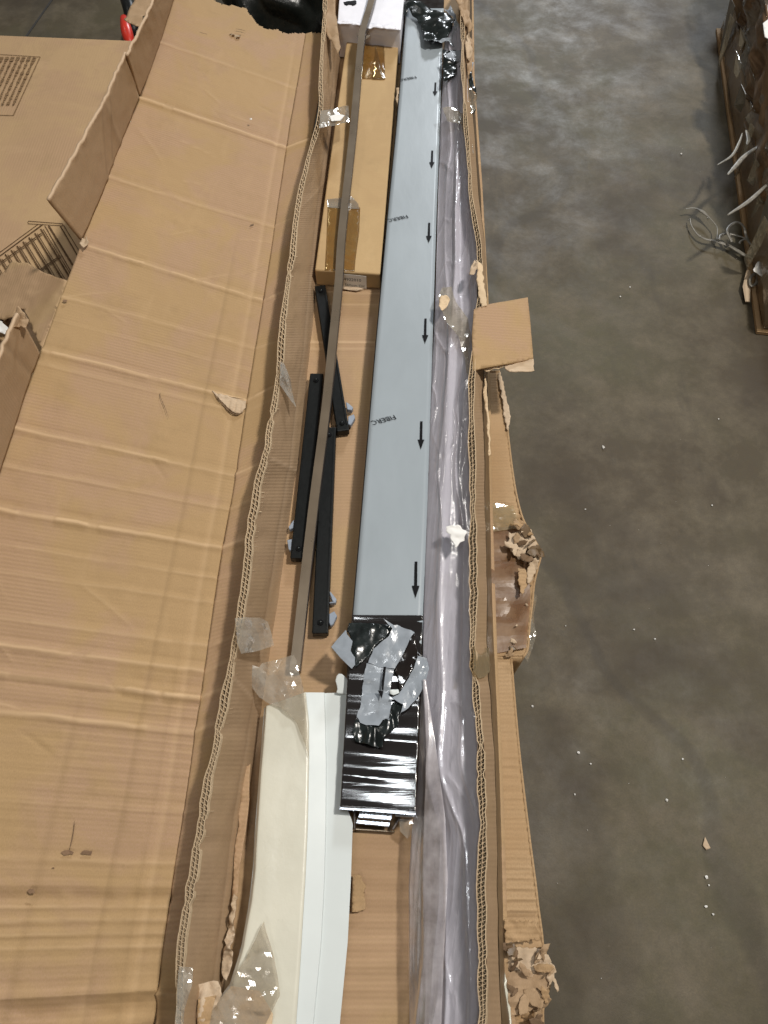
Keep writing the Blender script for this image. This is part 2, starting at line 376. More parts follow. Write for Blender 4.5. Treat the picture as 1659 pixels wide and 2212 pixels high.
def concrete():
    m, nt, b, N, L = newmat('polished_concrete'); ob = N('ShaderNodeTexCoord').outputs['Object']
    n1 = noise(nt, ob, 1.3, 6, .62, .2); n2 = noise(nt, ob, 5.5, 8, .70, .1); n3 = noise(nt, ob, 55, 5, .7); n4 = noise(nt, ob, 2.2, 5, .6, .3)
    c = mixc(nt, ramp(nt, n1, .38, .62), (.076, .057, .033), (.100, .087, .047))
    c = mixc(nt, ramp(nt, n2, .44, .66), c, (.150, .122, .080))
    c = mixc(nt, ramp(nt, n4, .50, .68, (0, 0, 0), (.75, .75, .75)), c, (.044, .031, .020))
    c = mixc(nt, ramp(nt, n3, .3, .75, (.35, .35, .35), (0, 0, 0)), c, (.06, .052, .042))
    c = mixc(nt, ramp(nt, noise(nt, ob, 8, 8, .7, .6), .63, .72, (0, 0, 0), (.5, .5, .5)), c, (.05, .044, .035))
    vo = N('ShaderNodeTexVoronoi'); vo.inputs['Scale'].default_value = 7; L(ob, vo.inputs['Vector'])
    c = mixc(nt, ramp(nt, vo.outputs['Distance'], .012, .022, (.8, .8, .8), (0, 0, 0)), c, (.20, .17, .13))
    sc = N('ShaderNodeTexWave'); sc.inputs['Scale'].default_value = .35; sc.inputs['Distortion'].default_value = 9; sc.inputs['Detail'].default_value = 4; sc.inputs['Detail Scale'].default_value = 1.2; L(ob, sc.inputs['Vector'])
    c = mixc(nt, ramp(nt, sc.outputs['Fac'], .985, .998, (0, 0, 0), (.35, .35, .35)), c, (.04, .034, .027))
    c = mixc(nt, ramp(nt, noise(nt, ob, 1, 4, .6, .4, (9, 1.6, 1)), .62, .70, (0, 0, 0), (.35, .35, .35)), c, (.05, .042, .032))
    c = mixc(nt, ramp(nt, noise(nt, ob, 260, 2, .6), .35, .7, (.25, .25, .25), (0, 0, 0)), c, (.05, .044, .034))
    L(c, b.inputs['Base Color']); b.inputs['Specular IOR Level'].default_value = .24
    r = ramp(nt, noise(nt, ob, 5, 8, .72, .2), .42, .64, (.64, .64, .64), (.47, .47, .47)); L(r, b.inputs['Roughness'])
    p = bump(nt, n2, .0018, .4); p = bump(nt, n3, .0008, .5, p); p = bump(nt, noise(nt, ob, 300, 3), .0003, .4, p); L(p, b.inputs['Normal'])
    return m
M['concrete'] = concrete()
M['joint'] = plain('joint_filler', (.03, .027, .024), .8)

# ------------------------------------------------------------------ floor
bm = bmesh.new(); bmesh.ops.create_grid(bm, x_segments=8, y_segments=8, size=15); me = bpy.data.meshes.new('floor'); bm.to_mesh(me); bm.free()
fl = finish('floor', me, M['concrete'], None, False, kind='structure'); fl.location = (0, 6, 0)
a, b_ = D(55, 82, 0), D(118, -8, 0); d = (b_ - a).normalized(); n_ = Vector((-d.y, d.x, 0)) * .004
js = ribbon_solid('floor_joint', [[a - d * 3 + n_, b_ + d * 6 + n_], [a - d * 3 - n_, b_ + d * 6 - n_],
     [a - d * 3 - n_ - Vector((0, 0, .01)), b_ + d * 6 - n_ - Vector((0, 0, .01))], [a - d * 3 + n_ - Vector((0, 0, .01)), b_ + d * 6 + n_ - Vector((0, 0, .01))]], M['joint'], None, kind='structure')
js.location.z = .002

ZF, ZR = .322, .46       # floor and rim height of the open carton
# ------------------------------------------------------------------ cartons underneath
def crumpled_box(name, outline, top, mat, label, cat, sag=0, group=None):
    r = thing(name, label, cat, group=group); return r
A_ = thing('lower_carton', 'brown carton beneath the open box with crushed corner and shiny brown tape', 'carton')
def lower(parent, right, ys, ztop, zn, xleft, seed, crush, mat, nv=160):
    """top sheet and right side of a carton whose right edge follows the polyline"""
    Rr = by_y(right, ys, ztop); Ll = [Vector((xleft, p.y, ztop)) for p in Rr]
    def dsp(U, V, S, T):
        k = np.zeros_like(U)
        h = .0015 * fbm(S * 12, T * 12, seed) + .0012 * np.sin(T * 400 + 3 * vn(S * 20, T * 20, 4)) * (U > .6)
        for (v0, wd, amp) in crush:
            m = np.exp(-((V - v0) / wd) ** 2) * np.clip((U - .80) / .15, 0, 1)
            h = h - m * amp + m * amp * 1.6 * np.abs(fbm(S * 55, T * 55, seed + 5)) * 2
        return h
    top = ruled('top_panel', [Ll, Rr], mat, parent, nv=nv, nu=90, disp=dsp, thick=.004)
    dn = lambda pts, z: [Vector((p.x + .004 * math.sin(i * 1.7), p.y, z)) for i, p in enumerate(pts)]
    ruled('side_panel', [Rr, dn(Rr, .004)], mat, parent, nv=60, nu=8, thick=.004, disp=lambda U, V, S, T: .003 * fbm(S * 20, T * 20, seed) * np.sin(np.pi * U))
    ruled('side_panel', [Ll, dn(Ll, .004)], mat, parent, nv=10, nu=4, thick=.004)
    for q in (0, -1):
        a, b = Ll[q], Rr[q]
        ruled('end_panel', [[a, b], [Vector((a.x, a.y, .004)), Vector((b.x, b.y, .004))]], mat, parent, nv=30, nu=12, thick=.004, disp=lambda U, V, S, T: .004 * fbm(S * 15, T * 15, seed + 9) * np.sin(np.pi * U))
    return top
ysA = [800, 870, 940, 1000, 1060, 1110, 1140, 1165, 1195, 1225, 1260, 1300, 1350, 1400, 1418]
edgeA = [(1076, 800), (1089, 870), (1096, 940), (1103, 1000), (1112, 1060), (1124, 1110), (1137, 1140), (1152, 1165), (1166, 1195), (1160, 1225), (1152, 1260), (1148, 1300), (1142, 1350), (1138, 1400), (1128, 1418)]
lower(A_, edgeA, ysA, .312, 0, -.22, 3, [(.52, .16, .012)], M['lower'])
patch('packing_tape', [(1052, 1140), (1128, 1133), (1140, 1240), (1146, 1290), (1136, 1400), (1062, 1412)], .318, M['brown_tape'], A_, 8, .006, 18, .0003, 4)
patch('packing_tape', [(1046, 1085), (1108, 1092), (1128, 1140), (1052, 1150)], .319, M['yellow_tape'], A_, 8, .003, 60, .0003, 6)
for i, (pp, zz) in enumerate([([(1128, 1135), (1146, 1142), (1160, 1172), (1168, 1200), (1158, 1232), (1140, 1222), (1146, 1196), (1132, 1176), (1120, 1158)], .325),
                              ([(1100, 1150), (1126, 1146), (1140, 1180), (1134, 1214), (1112, 1200), (1098, 1184)], .328)]):
    patch('torn_flake', jag(pp, 5, 3), zz, M['torn'], A_, 5, .006, 40, .0012, 11 + i)
for i, pp in enumerate([[(1090, 1168), (1118, 1176), (1122, 1190), (1092, 1180)], [(1112, 1120), (1132, 1132), (1128, 1142), (1108, 1134)], [(1148, 1205), (1164, 1212), (1152, 1250), (1140, 1262), (1138, 1240)],
                        [(1120, 1226), (1146, 1238), (1140, 1262), (1128, 1285), (1120, 1262)]]):
    patch('torn_flake', jag(pp, 4, 2.5), .336, M['torn'] if i % 2 == 0 else M['lower'], A_, 4, .005, 40, .001, 21 + i)
patch('loose_film', [(1138, 1262), (1160, 1290), (1152, 1330), (1160, 1370), (1140, 1430), (1128, 1410)], .30, M['wrap'], A_, 7, .012, 40, .0003, 9)
patch('torn_edge', jag([(1075, 806), (1082, 804), (1094, 862), (1103, 900), (1098, 936), (1090, 905), (1084, 860)], 5, 2), .318, M['torn'], A_, 5, .003, 40, .001, 31)

def shreds(par, pts, n, size, z, mats, dz=.010):  # darkest flakes paint the dark gaps between torn pieces
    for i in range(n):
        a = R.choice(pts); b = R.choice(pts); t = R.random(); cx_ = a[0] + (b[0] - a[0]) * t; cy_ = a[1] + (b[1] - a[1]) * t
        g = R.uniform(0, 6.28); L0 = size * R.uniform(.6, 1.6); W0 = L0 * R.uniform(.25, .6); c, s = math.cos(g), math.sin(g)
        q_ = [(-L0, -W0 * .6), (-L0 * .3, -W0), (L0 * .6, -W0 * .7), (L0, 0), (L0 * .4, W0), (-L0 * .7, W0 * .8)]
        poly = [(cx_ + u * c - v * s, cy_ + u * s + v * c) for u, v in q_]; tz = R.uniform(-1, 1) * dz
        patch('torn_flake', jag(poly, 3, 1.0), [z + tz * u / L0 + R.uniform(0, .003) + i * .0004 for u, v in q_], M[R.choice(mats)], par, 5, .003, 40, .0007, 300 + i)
shreds(A_, [(1112, 1130), (1140, 1150), (1158, 1195), (1150, 1240), (1130, 1200), (1100, 1170)], 15, 13, .332, ['torn', 'lower', 'wall', 'taped', 'core_dark'])
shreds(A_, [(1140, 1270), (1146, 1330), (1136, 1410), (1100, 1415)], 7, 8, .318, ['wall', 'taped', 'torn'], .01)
B_ = thing('lower_carton', 'ribbed brown carton under the near end of the open box, its corner torn and dirty', 'carton')
ysB = [1421, 1520, 1620, 1700, 1800, 1900, 1960, 2010, 2050, 2090, 2130, 2170, 2212, 2300]
edgeB = [(1102, 1421), (1110, 1520), (1119, 1620), (1128, 1700), (1140, 1800), (1153, 1900), (1160, 1960), (1167, 2010), (1172, 2050), (1186, 2090), (1184, 2130), (1172, 2150), (1170, 2212), (1172, 2300)]
lower(B_, edgeB, ysB, .310, 0, -.24, 8, [(.80, .10, .010), (.92, .05, .014)], M['lower'])
for i, (pp, m_) in enumerate([([(1088, 2045), (1168, 2050), (1188, 2070), (1196, 2092), (1178, 2100), (1140, 2110), (1094, 2098)], 'torn'), ([(1092, 2100), (1180, 2094), (1190, 2120), (1176, 2150), (1150, 2180), (1096, 2196)], 'wall'),
                      ([(1190, 2080), (1202, 2100), (1198, 2112), (1208, 2140), (1204, 2144), (1194, 2118), (1186, 2130), (1182, 2100)], 'torn'), ([(1090, 1985), (1160, 1990), (1166, 2030), (1092, 2040)], 'lower')]):
    patch('torn_flake', jag(pp, 6, 3.5), .318 + .004 * i, M[m_], B_, 6, .006, 30, .0012, 41 + i)
patch('loose_flute_liner', jag([(1090, 2100), (1096, 2140), (1104, 2200), (1106, 2225), (1088, 2225), (1086, 2150)], 8, 2), .34, M['cream'], B_, 6, .01, 40, .001, 51)

shreds(B_, [(1100, 2050), (1170, 2060), (1192, 2100), (1180, 2150), (1120, 2110)], 13, 18, .330, ['torn', 'lower', 'wall', 'taped', 'core_dark'])
shreds(B_, [(1110, 2140), (1170, 2160), (1160, 2210)], 9, 18, .325, ['taped', 'wall', 'core_dark'], .01)
C_ = thing('lower_carton', 'plain brown carton under the far half of the open box, in its shade', 'carton')
prism('carton_body', [Vector(p) for p in [(-.20, 1.36, .312), (.17, 1.36, .312), (.22, 2.8, .312), (-.12, 2.8, .312)]], 0, M['lower'], C_, .006, bottom=.002)

# ------------------------------------------------------------------ the open carton
BOX = thing('open_carton', 'long open brown double-wall cardboard box holding the panels and fittings', 'carton')
rimL = [(707, -60), (703, 0), (700, 65), (695, 150), (690, 240), (685, 280), (670, 325), (655, 390), (642, 450), (632, 550), (613, 694), (606, 784), (598, 848), (587, 900), (574, 986), (562, 1024), (536, 1169), (524, 1296),
        (518, 1333), (509, 1369), (498, 1431), (487, 1497), (469, 1591), (476 - 14, 1640), (451, 1663), (436, 1772), (420, 1845), (409, 1918), (402, 1972), (393, 2027), (393, 2081), (386, 2212), (378, 2330)]
baseL = [(748, -60), (742, 0), (735, 100), (715, 280), (696, 450), (680, 600), (672, 700), (658, 821), (640, 1003), (632, 1039), (600, 1265), (573, 1443), (560, 1524), (545, 1640), (524, 1760), (512, 1862), (498, 2008), (481, 2115), (470, 2212), (460, 2330)]
rimR = [(1000, -60), (1000, 60), (1000, 165), (1004, 250), (1010, 330), (1020, 430), (1033, 520), (1038, 570), (1036, 640), (1026, 710), (1022, 780), (1019, 850), (1020, 1000), (1023, 1130), (1023, 1300), (1022, 1400), (1025, 1450), (1035, 1600), (1038, 1700), (1043, 1780), (1041, 1860), (1044, 2000), (1045, 2110), (1040, 2212), (1040, 2330)]
baseR = [(1016, -60), (1018, 165), (1034, 400), (1046, 640), (1050, 840), (1052, 1000), (1055, 1150), (1062, 1400), (1070, 1588), (1076, 1750), (1082, 1993), (1084, 2114), (1100, 2212), (1104, 2330)]
yy = list(np.linspace(-60, 2320, 86))
def zr(y): return ZR
RL = by_y(rimL, yy, ZR); BL = by_y(baseL, yy, ZF); RRt = by_y(rimR, yy, ZR); BR = by_y(baseR, yy, ZF)
def wallmake(rim, base, sgn, wob):
    """double-wall board: inner and outer liners, middle liner and two rows of flutes along the rim"""
    n = 700; T = .0100
    P = resample(rim, np.linspace(0, 1, n)); Bs = resample(base, np.linspace(0, 1, n))
    out = []
    lay = {0: [], 1: [], 2: []}
    for i in range(n):
        t = (P[min(i + 1, n - 1)] - P[max(i - 1, 0)]).normalized(); nn = Vector((-t.y, t.x, 0)).normalized() * sgn   # points outward
        w_ = float(vn(i * .035, 3.3, wob)) * .005 + float(vn(i * .15, 1.3, wob)) * .0030
        sq = 1 + .75 * float(vn(i * .05, 7.7, wob + 3)) - .9 * max(0, float(vn(i * .11, 2.2, wob + 6)) - .24) * 4
        for k in range(3): lay[k].append((P[i] + nn * (w_ + (k - 1) * T / 2 * sq), nn))
    dv = [(b - p).normalized() for b, p in zip(Bs, P)]
    me_vs = []; me_fs = []
    def strip(A, B, depth, th):
        """upright ribbon from point list A (top), going down along the wall"""
        s = len(me_vs)
        for i, (p, q) in enumerate(zip(A, B)):
            d_ = dv[min(i * (len(dv) - 1) // max(1, len(A) - 1), len(dv) - 1)] * depth
            me_vs.extend([tuple(p + q * th), tuple(p - q * th), tuple(p - q * th + d_), tuple(p + q * th + d_)])
        for i in range(len(A) - 1):
            for k in range(4):
                a = s + i * 4 + k; b = s + i * 4 + (k + 1) % 4; me_fs.append((a, b, b + 4, a + 4))
    for k in (0, 1, 2): strip([p for p, _ in lay[k]], [q for _, q in lay[k]], .0065 if k != 1 else .022, .0006 if k != 1 else .00035)
    # flutes
    for k in (0, 1):
        m = 450; A = []; Bn = []
        for j in range(m):
            f = j / (m - 1) * (n - 1); i = min(int(f), n - 2); u = f - i
            lo = lay[k][i][0].lerp(lay[k][i + 1][0], u); hi = lay[k + 1][i][0].lerp(lay[k + 1][i + 1][0], u)
            h_ = (j % 2) if k == 0 else ((j + 1) % 2)
            jt = R.uniform(-.22, .22)
            A.append(lo.lerp(hi, min(1, max(0, h_ + jt))) - Vector((0, 0, R.uniform(.0002, .0016)))); Bn.append((P[i + 1] - P[i]).normalized() * .7 + lay[k][i][1] * .7)
        strip(A, Bn, .022, .0004)
    me = bpy.data.meshes.new('corrugated_edge'); me.from_pydata(me_vs, [], me_fs)
    uvl = me.uv_layers.new(name='UVMap')
    finish('corrugated_edge', me, M['edge'], BOX, False)
    step = 8
    inn = [lay[0][i][0] for i in range(0, n, step)]; outr = [lay[2][i][0] for i in range(0, n, step)]; mid = [lay[1][i][0] for i in range(0, n, step)]
    Bq = [Bs[i] for i in range(0, n, step)]; nnq = [lay[0][i][1] for i in range(0, n, step)]; dq = [dv[i] for i in range(0, n, step)]
    return inn, outr, mid, Bq, nnq, dq
def wd(seed, bends):
    def f(U, V, S, T):
        h = .004 * fbm(S * 8, T * 5, seed) * np.sin(np.pi * U) ** .5 + .0008 * fbm(S * 40, T * 40, seed)
        wr = np.zeros_like(U)
        for t0, sl, a in bends:
            d_ = T - t0 - sl * S; h = h + a * np.exp(-(d_ / .006) ** 2); wr = wr + .5 * np.exp(-(d_ / .003) ** 2)
        d_ = U - .72; wr = wr + .25 * np.exp(-(d_ / .03) ** 2); h = h - .0012 * np.exp(-(d_ / .04) ** 2)
        return h, wr
    return f
inn, outr, mid, Bq, nq, dq = wallmake(RL, BL, -1, 5)
if (nq[10].x > 0):  raise SystemExit('left wall normal')
ruled('side_wall', [[p + d * .0006 for p, d in zip(inn, dq)], [b - n * .0043 for b, n in zip(Bq, nq)]], M['wall'], BOX, nv=420, nu=22, disp=wd(2, [(.6, .3, .001), (1.15, -.5, .001), (1.9, .2, .0015), (2.35, .4, .001), (.2, .6, .001)]))
ruled('side_wall_outer', [[p + d * .0006 for p, d in zip(outr, dq)], [b + n * .0043 for b, n in zip(Bq, nq)]], M['wall'], BOX, nv=200, nu=8)
ruled('flute_shade_cap', [[p + d * .021 - n * .0040 for p, d, n in zip(mid, dq, nq)], [p + d * .021 + n * .0040 for p, d, n in zip(mid, dq, nq)]], M['core_dark'], BOX, nv=200, nu=3)  # added cap sheet, its dark colour paints shade in the flutes
inn, outr, mid, Bq, nq, dq = wallmake(RRt, BR, 1, 9)
if (nq[10].x < 0):  raise SystemExit('right wall normal')
ruled('side_wall', [[p + d * .0006 for p, d in zip(inn, dq)], [b - n * .0043 for b, n in zip(Bq, nq)]], M['wall'], BOX, nv=300, nu=10, disp=lambda U, V, S, T: .003 * fbm(S * 8, T * 5, 77) * np.sin(np.pi * U))
ruled('side_wall_outer', [[p + d * .0006 for p, d in zip(outr, dq)], [p.lerp(b, .40) + n * .008 for p, b, n in zip(outr, Bq, nq)]], M['wall'], BOX, nv=300, nu=7)
ruled('side_wall_taped', [[p.lerp(b, .40) + n * .0085 for p, b, n in zip(outr, Bq, nq)], [b + n * .0043 for b, n in zip(Bq, nq)]], M['taped'], BOX, nv=300, nu=9, disp=lambda U, V, S, T: .0012 * fbm(S * 20, T * 8, 78))  # lower part of the outer wall, in a darker brown
ruled('flute_shade_cap', [[p + d * .021 - n * .0040 for p, d, n in zip(mid, dq, nq)], [p + d * .021 + n * .0040 for p, d, n in zip(mid, dq, nq)]], M['core_dark'], BOX, nv=200, nu=3)  # same added cap on the right rim, flute shade in its colour
def bd(U, V, S, T):
    h = .0010 * fbm(S * 10, T * 10, 5); w_ = np.zeros_like(U)
    for t0, a in ((.33, .0012), (.42, .0015), (.55, .001), (.78, .0012), (1.02, .0014), (1.25, .001), (1.52, .0022), (1.56, .0016), (1.68, .0025), (1.70, .0012), (1.2, .001), (.98, .0012)):
        d_ = T - t0 - .02 * S - .002 * vn(S * 15, S * 0, int(t0 * 99)); h = h + a * np.exp(-(d_ / .005) ** 2); w_ = w_ + a / .0025 * .6 * np.exp(-(d_ / .003) ** 2)
    rp = np.clip((V - .62) / .2, 0, 1) * np.clip(fbm(S * 6, T * 9, 71) + .45, 0, 1)
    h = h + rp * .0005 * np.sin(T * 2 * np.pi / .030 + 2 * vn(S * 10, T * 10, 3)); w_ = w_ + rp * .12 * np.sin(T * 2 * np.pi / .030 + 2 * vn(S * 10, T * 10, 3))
    return h, w_
BLi = [p + Vector((-.012, 0, 0)) for p in BL]; BRi = [p + Vector((.01, 0, 0)) for p in BR]
ruled('bottom_panel', [BLi, BRi], M['box'], BOX, nv=700, nu=40, disp=bd, thick=.006)
# crushed inner liner strips at the near left
patch('folded_liner', jag([(527, 1660), (541, 1650), (535, 1760), (520, 1860), (509, 1980), (497, 2000), (505, 1860)], 30, 2), .35, M['box'], BOX, 8, .004, 30, .001, 61)
patch('folded_liner', jag([(503, 1930), (512, 1940), (506, 2010), (500, 2085), (488, 2120), (478, 2105), (482, 2050), (496, 1990)], 10, 3), .362, M['torn'], BOX, 5, .02, 50, .001, 62)
patch('folded_liner', jag([(415, 2128), (470, 2120), (478, 2150), (448, 2200), (440, 2240), (405, 2240), (408, 2160)], 12, 3), .415, M['torn'], BOX, 7, .018, 35, .001, 63)
patch('folded_liner', [(428, 2158), (466, 2150), (446, 2240), (424, 2240)], .425, M['box'], BOX, 8, .006, 30, .001, 64)
# far left rim: crumpled corner pieces
patch('torn_corner', jag([(700, -20), (722, -10), (728, 40), (736, 100), (730, 116), (716, 90), (702, 60)], 14, 3), .455, M['wall'], BOX, 7, .012, 35, .001, 65)
# turned-out flap on the right with torn lower edge
patch('side_flap', [(1024, 668), (1049, 658), (1140, 642), (1146, 700), (1152, 774), (1097, 785), (1040, 795), (1022, 800), (1020, 720)], [.462, .462, .455, .45, .448, .455, .46, .46, .46], M['lid'], BOX, 10, .001, 15, .005, 66)
patch('torn_flap_edge', jag([(1086, 783), (1152, 773), (1154, 800), (1130, 804), (1100, 803), (1092, 795)], 8, 1.5), .447, M['torn'], BOX, 4, .004, 60, .002, 67, aniso=(.3, 2.5))
patch('torn_flap_edge', jag([(1040, 793), (1084, 784), (1088, 792), (1050, 802)], 6, 1.5), .446, M['edge'], BOX, 4, .006, 80, .002, 68)
patch('torn_edge', jag([(1028, 560), (1040, 570), (1046, 620), (1052, 660), (1040, 664), (1034, 640), (1030, 600)], 6, 3), .463, M['edge'], BOX, 5, .003, 50, .0015, 69)
patch('torn_flake', jag([(1018, 572), (1028, 562), (1032, 578), (1024, 592), (1014, 590)], 5, 2), .474, M['torn'], BOX, 4, .012, 60, .001, 70)
patch('torn_edge', jag([(1048, 810), (1052, 830), (1056, 900), (1060, 980), (1056, 985), (1052, 900), (1044, 850)], 9, 2), .42, M['edge'], BOX, 5, .003, 50, .0015, 71)
for i, pp in enumerate([[(992, 20), (1010, 60), (1024, 110), (1020, 150), (1012, 160), (1006, 120), (1000, 70)], [(1004, 100), (1014, 70), (1020, 110), (1014, 130)], [(976, -20), (1002, -20), (1022, 60), (1012, 70), (996, 30)]]):
    patch('torn_corner', jag(pp, 9, 3), .452 + .006 * i, M[('wall', 'torn', 'wall')[i]], BOX, 6, .016, 35, .001, 72 + i)
# yellowed tape strip along the near right rim
patch('rim_tape', [(1024, 1395), (1056, 1400), (1058, 1450), (1048, 1462), (1034, 1466), (1023, 1450)], [.468, .40, .40, .43, .466, .468], M['yellow_tape'], BOX, 8, .003, 40, .0003, 76)

# ------------------------------------------------------------------ printed carton on the left, under the lid
PC = thing('printed_carton', 'flat brown carton at the left printed with a slatted railing drawing', 'carton')
zt = .300
fl_, fr_ = D(-330, 62, zt), D(283, 104, zt)
tl = Vector((fl_.x, fl_.y, zt)); trr = Vector((-.46, fr_.y + .02, zt))
PCo = [tl, trr, Vector((-.27, .6, zt)), Vector((-.27, -.35, zt)), Vector((-1.9, -.35, zt))]
prism('carton_body', PCo, 0, M['printed'], PC, .005, bottom=.002)
def seg(vs, fs, a, b, wpx, z):
    a = D(a[0], a[1], z); b = D(b[0], b[1], z); d = (b - a).normalized(); n = Vector((-d.y, d.x, 0)) * wpx * .5
    s = len(vs); vs.extend([tuple(a - n), tuple(b - n), tuple(b + n), tuple(a + n)]); fs.append((s, s + 1, s + 2, s + 3))
def lines_obj(name, segs, mat, parent, z, th=.0022):
    vs = []; fs = []
    for s in segs: seg(vs, fs, s[0], s[1], s[2] if len(s) > 2 else th, z + .00004 * (len(fs) % 40))
    me = bpy.data.meshes.new(name); me.from_pydata(vs, [], fs); me.update()
    return finish(name, me, mat, parent, False)
zp = zt + .0012
k = .2281; q = lambda x, y: (x * k, 98.7 + y * k)     # survey sheet of the drawing
sg = []
def L_(*p, w=.0022):
    for a, b in zip(p[:-1], p[1:]): sg.append((q(*a), q(*b), w))
L_((262, 1675), (270, 1660), (590, 1685), (600, 1705), (262, 1685)); L_((360, 1690), (0, 1955)); L_((405, 1690), (0, 1990), w=.0035); L_((400, 1700), (-60, 2030)); L_((-60, 1990), (20, 1940))
L_((570, 1705), (735, 1990), w=.0035); L_((605, 1705), (760, 1960)); L_((460, 1705), (690, 2080), w=.0050); L_((425, 1705), (672, 2140)); 
for i in range(13):
    x0 = 385 - i * 56; y0 = 1735 + i * 40; ln = 470 - 0 * i
    x1 = x0 + 270 - max(0, i - 9) * 10; y1 = y0 + 450
    L_((x0, y0), (x1, y1), w=.0042); L_((x0 + 24, y0 + 2), (x1 + 10, y1 - 26), w=.0018)
    L_((x0 - 40, y0 + 70), (x0 + 8, y0 + 40), w=.003); L_((x0 - 36, y0 + 84), (x0 + 16, y0 + 54), w=.0022)
    L_((x0 + 110, y0 + 300), (x0 + 160, y0 + 270), w=.003); L_((x0 + 118, y0 + 314), (x0 + 168, y0 + 284), w=.0022)
sg = [s for s in sg if s[0][1] < 640 and s[0][0] > -250]
lines_obj('printed_drawing', sg, M['ink_brown'], PC, zp)
pts = [D(*q(560 + 14 * math.cos(g), 1996 + 17 * math.sin(g)), zp + .002) for g in np.linspace(0, 2 * math.pi, 12, endpoint=False)]
me = bpy.data.meshes.new('printed_knob'); me.from_pydata([tuple(p) for p in pts], [], [tuple(range(12))]); finish('printed_knob', me, M['ink_brown'], PC, False)
sg = []
L_((380, 105), (125, 660), w=.004); L_((125, 660), (-80, 655), w=.003); L_((380, 105), (-100, 75), w=.0025)
sg2 = []
for c in range(11):
    x0 = 330 - c * 52; y0 = 105; dx, dy = -.455, 1.0
    t = 0
    while t < 440 - (c > 5) * 120:
        l = R.uniform(6, 26)
        ax = x0 + dx * t; ay = y0 + dy * t
        sg2.append((q(ax, ay), q(ax + dx * l, ay + dy * l), R.uniform(.004, .010) if t > 25 else .012)); t += l + R.uniform(3, 7)
lines_obj('printed_frame', sg, M['ink_faint'], PC, zp)
o = lines_obj('printed_text', sg2, M['ink_faint'], PC, zp + .0016); o['kind'] = 'stuff'

# ------------------------------------------------------------------ tray lid lying open at the left
LID = thing('carton_lid', 'large open cardboard lid with cross creases lying left of the open box', 'lid')
Lp = [(385, -30), (345, 92), (302, 212), (228, 380), (175, 528), (132, 640), (90, 757), (28, 925), (-28, 1095), (-75, 1222), (-140, 1375), (-170, 1440), (-200, 1515), (-260, 1690), (-320, 1860), (-400, 2080), (-470, 2290)]
Rp = [(662, 60), (640, 192), (618, 320), (593, 491), (568, 650), (551, 752), (533, 866), (509, 1027), (480, 1184), (462, 1300), (441, 1449), (433, 1511), (422, 1580), (400, 1740), (376, 1880), (350, 2060), (328, 2240)]
Sp = [(692, 50), (689, 170), (667, 300), (636, 470), (617, 625), (606, 735), (597, 830), (565, 1000), (534, 1160), (522, 1285), (497, 1420), (483, 1490), (471, 1560), (444, 1725), (416, 1870), (394, 2055), (383, 2245)]
zL = np.interp(range(17), [0, 4, 10, 16], [.45, .45, .43, .42]); 
Lw = [D(p[0], p[1], z) for p, z in zip(Lp, zL)]; Rw = [D(p[0], p[1], .376) for p in Rp]
Sw = [D(p[0] + 5, p[1], .391) for p in Sp]
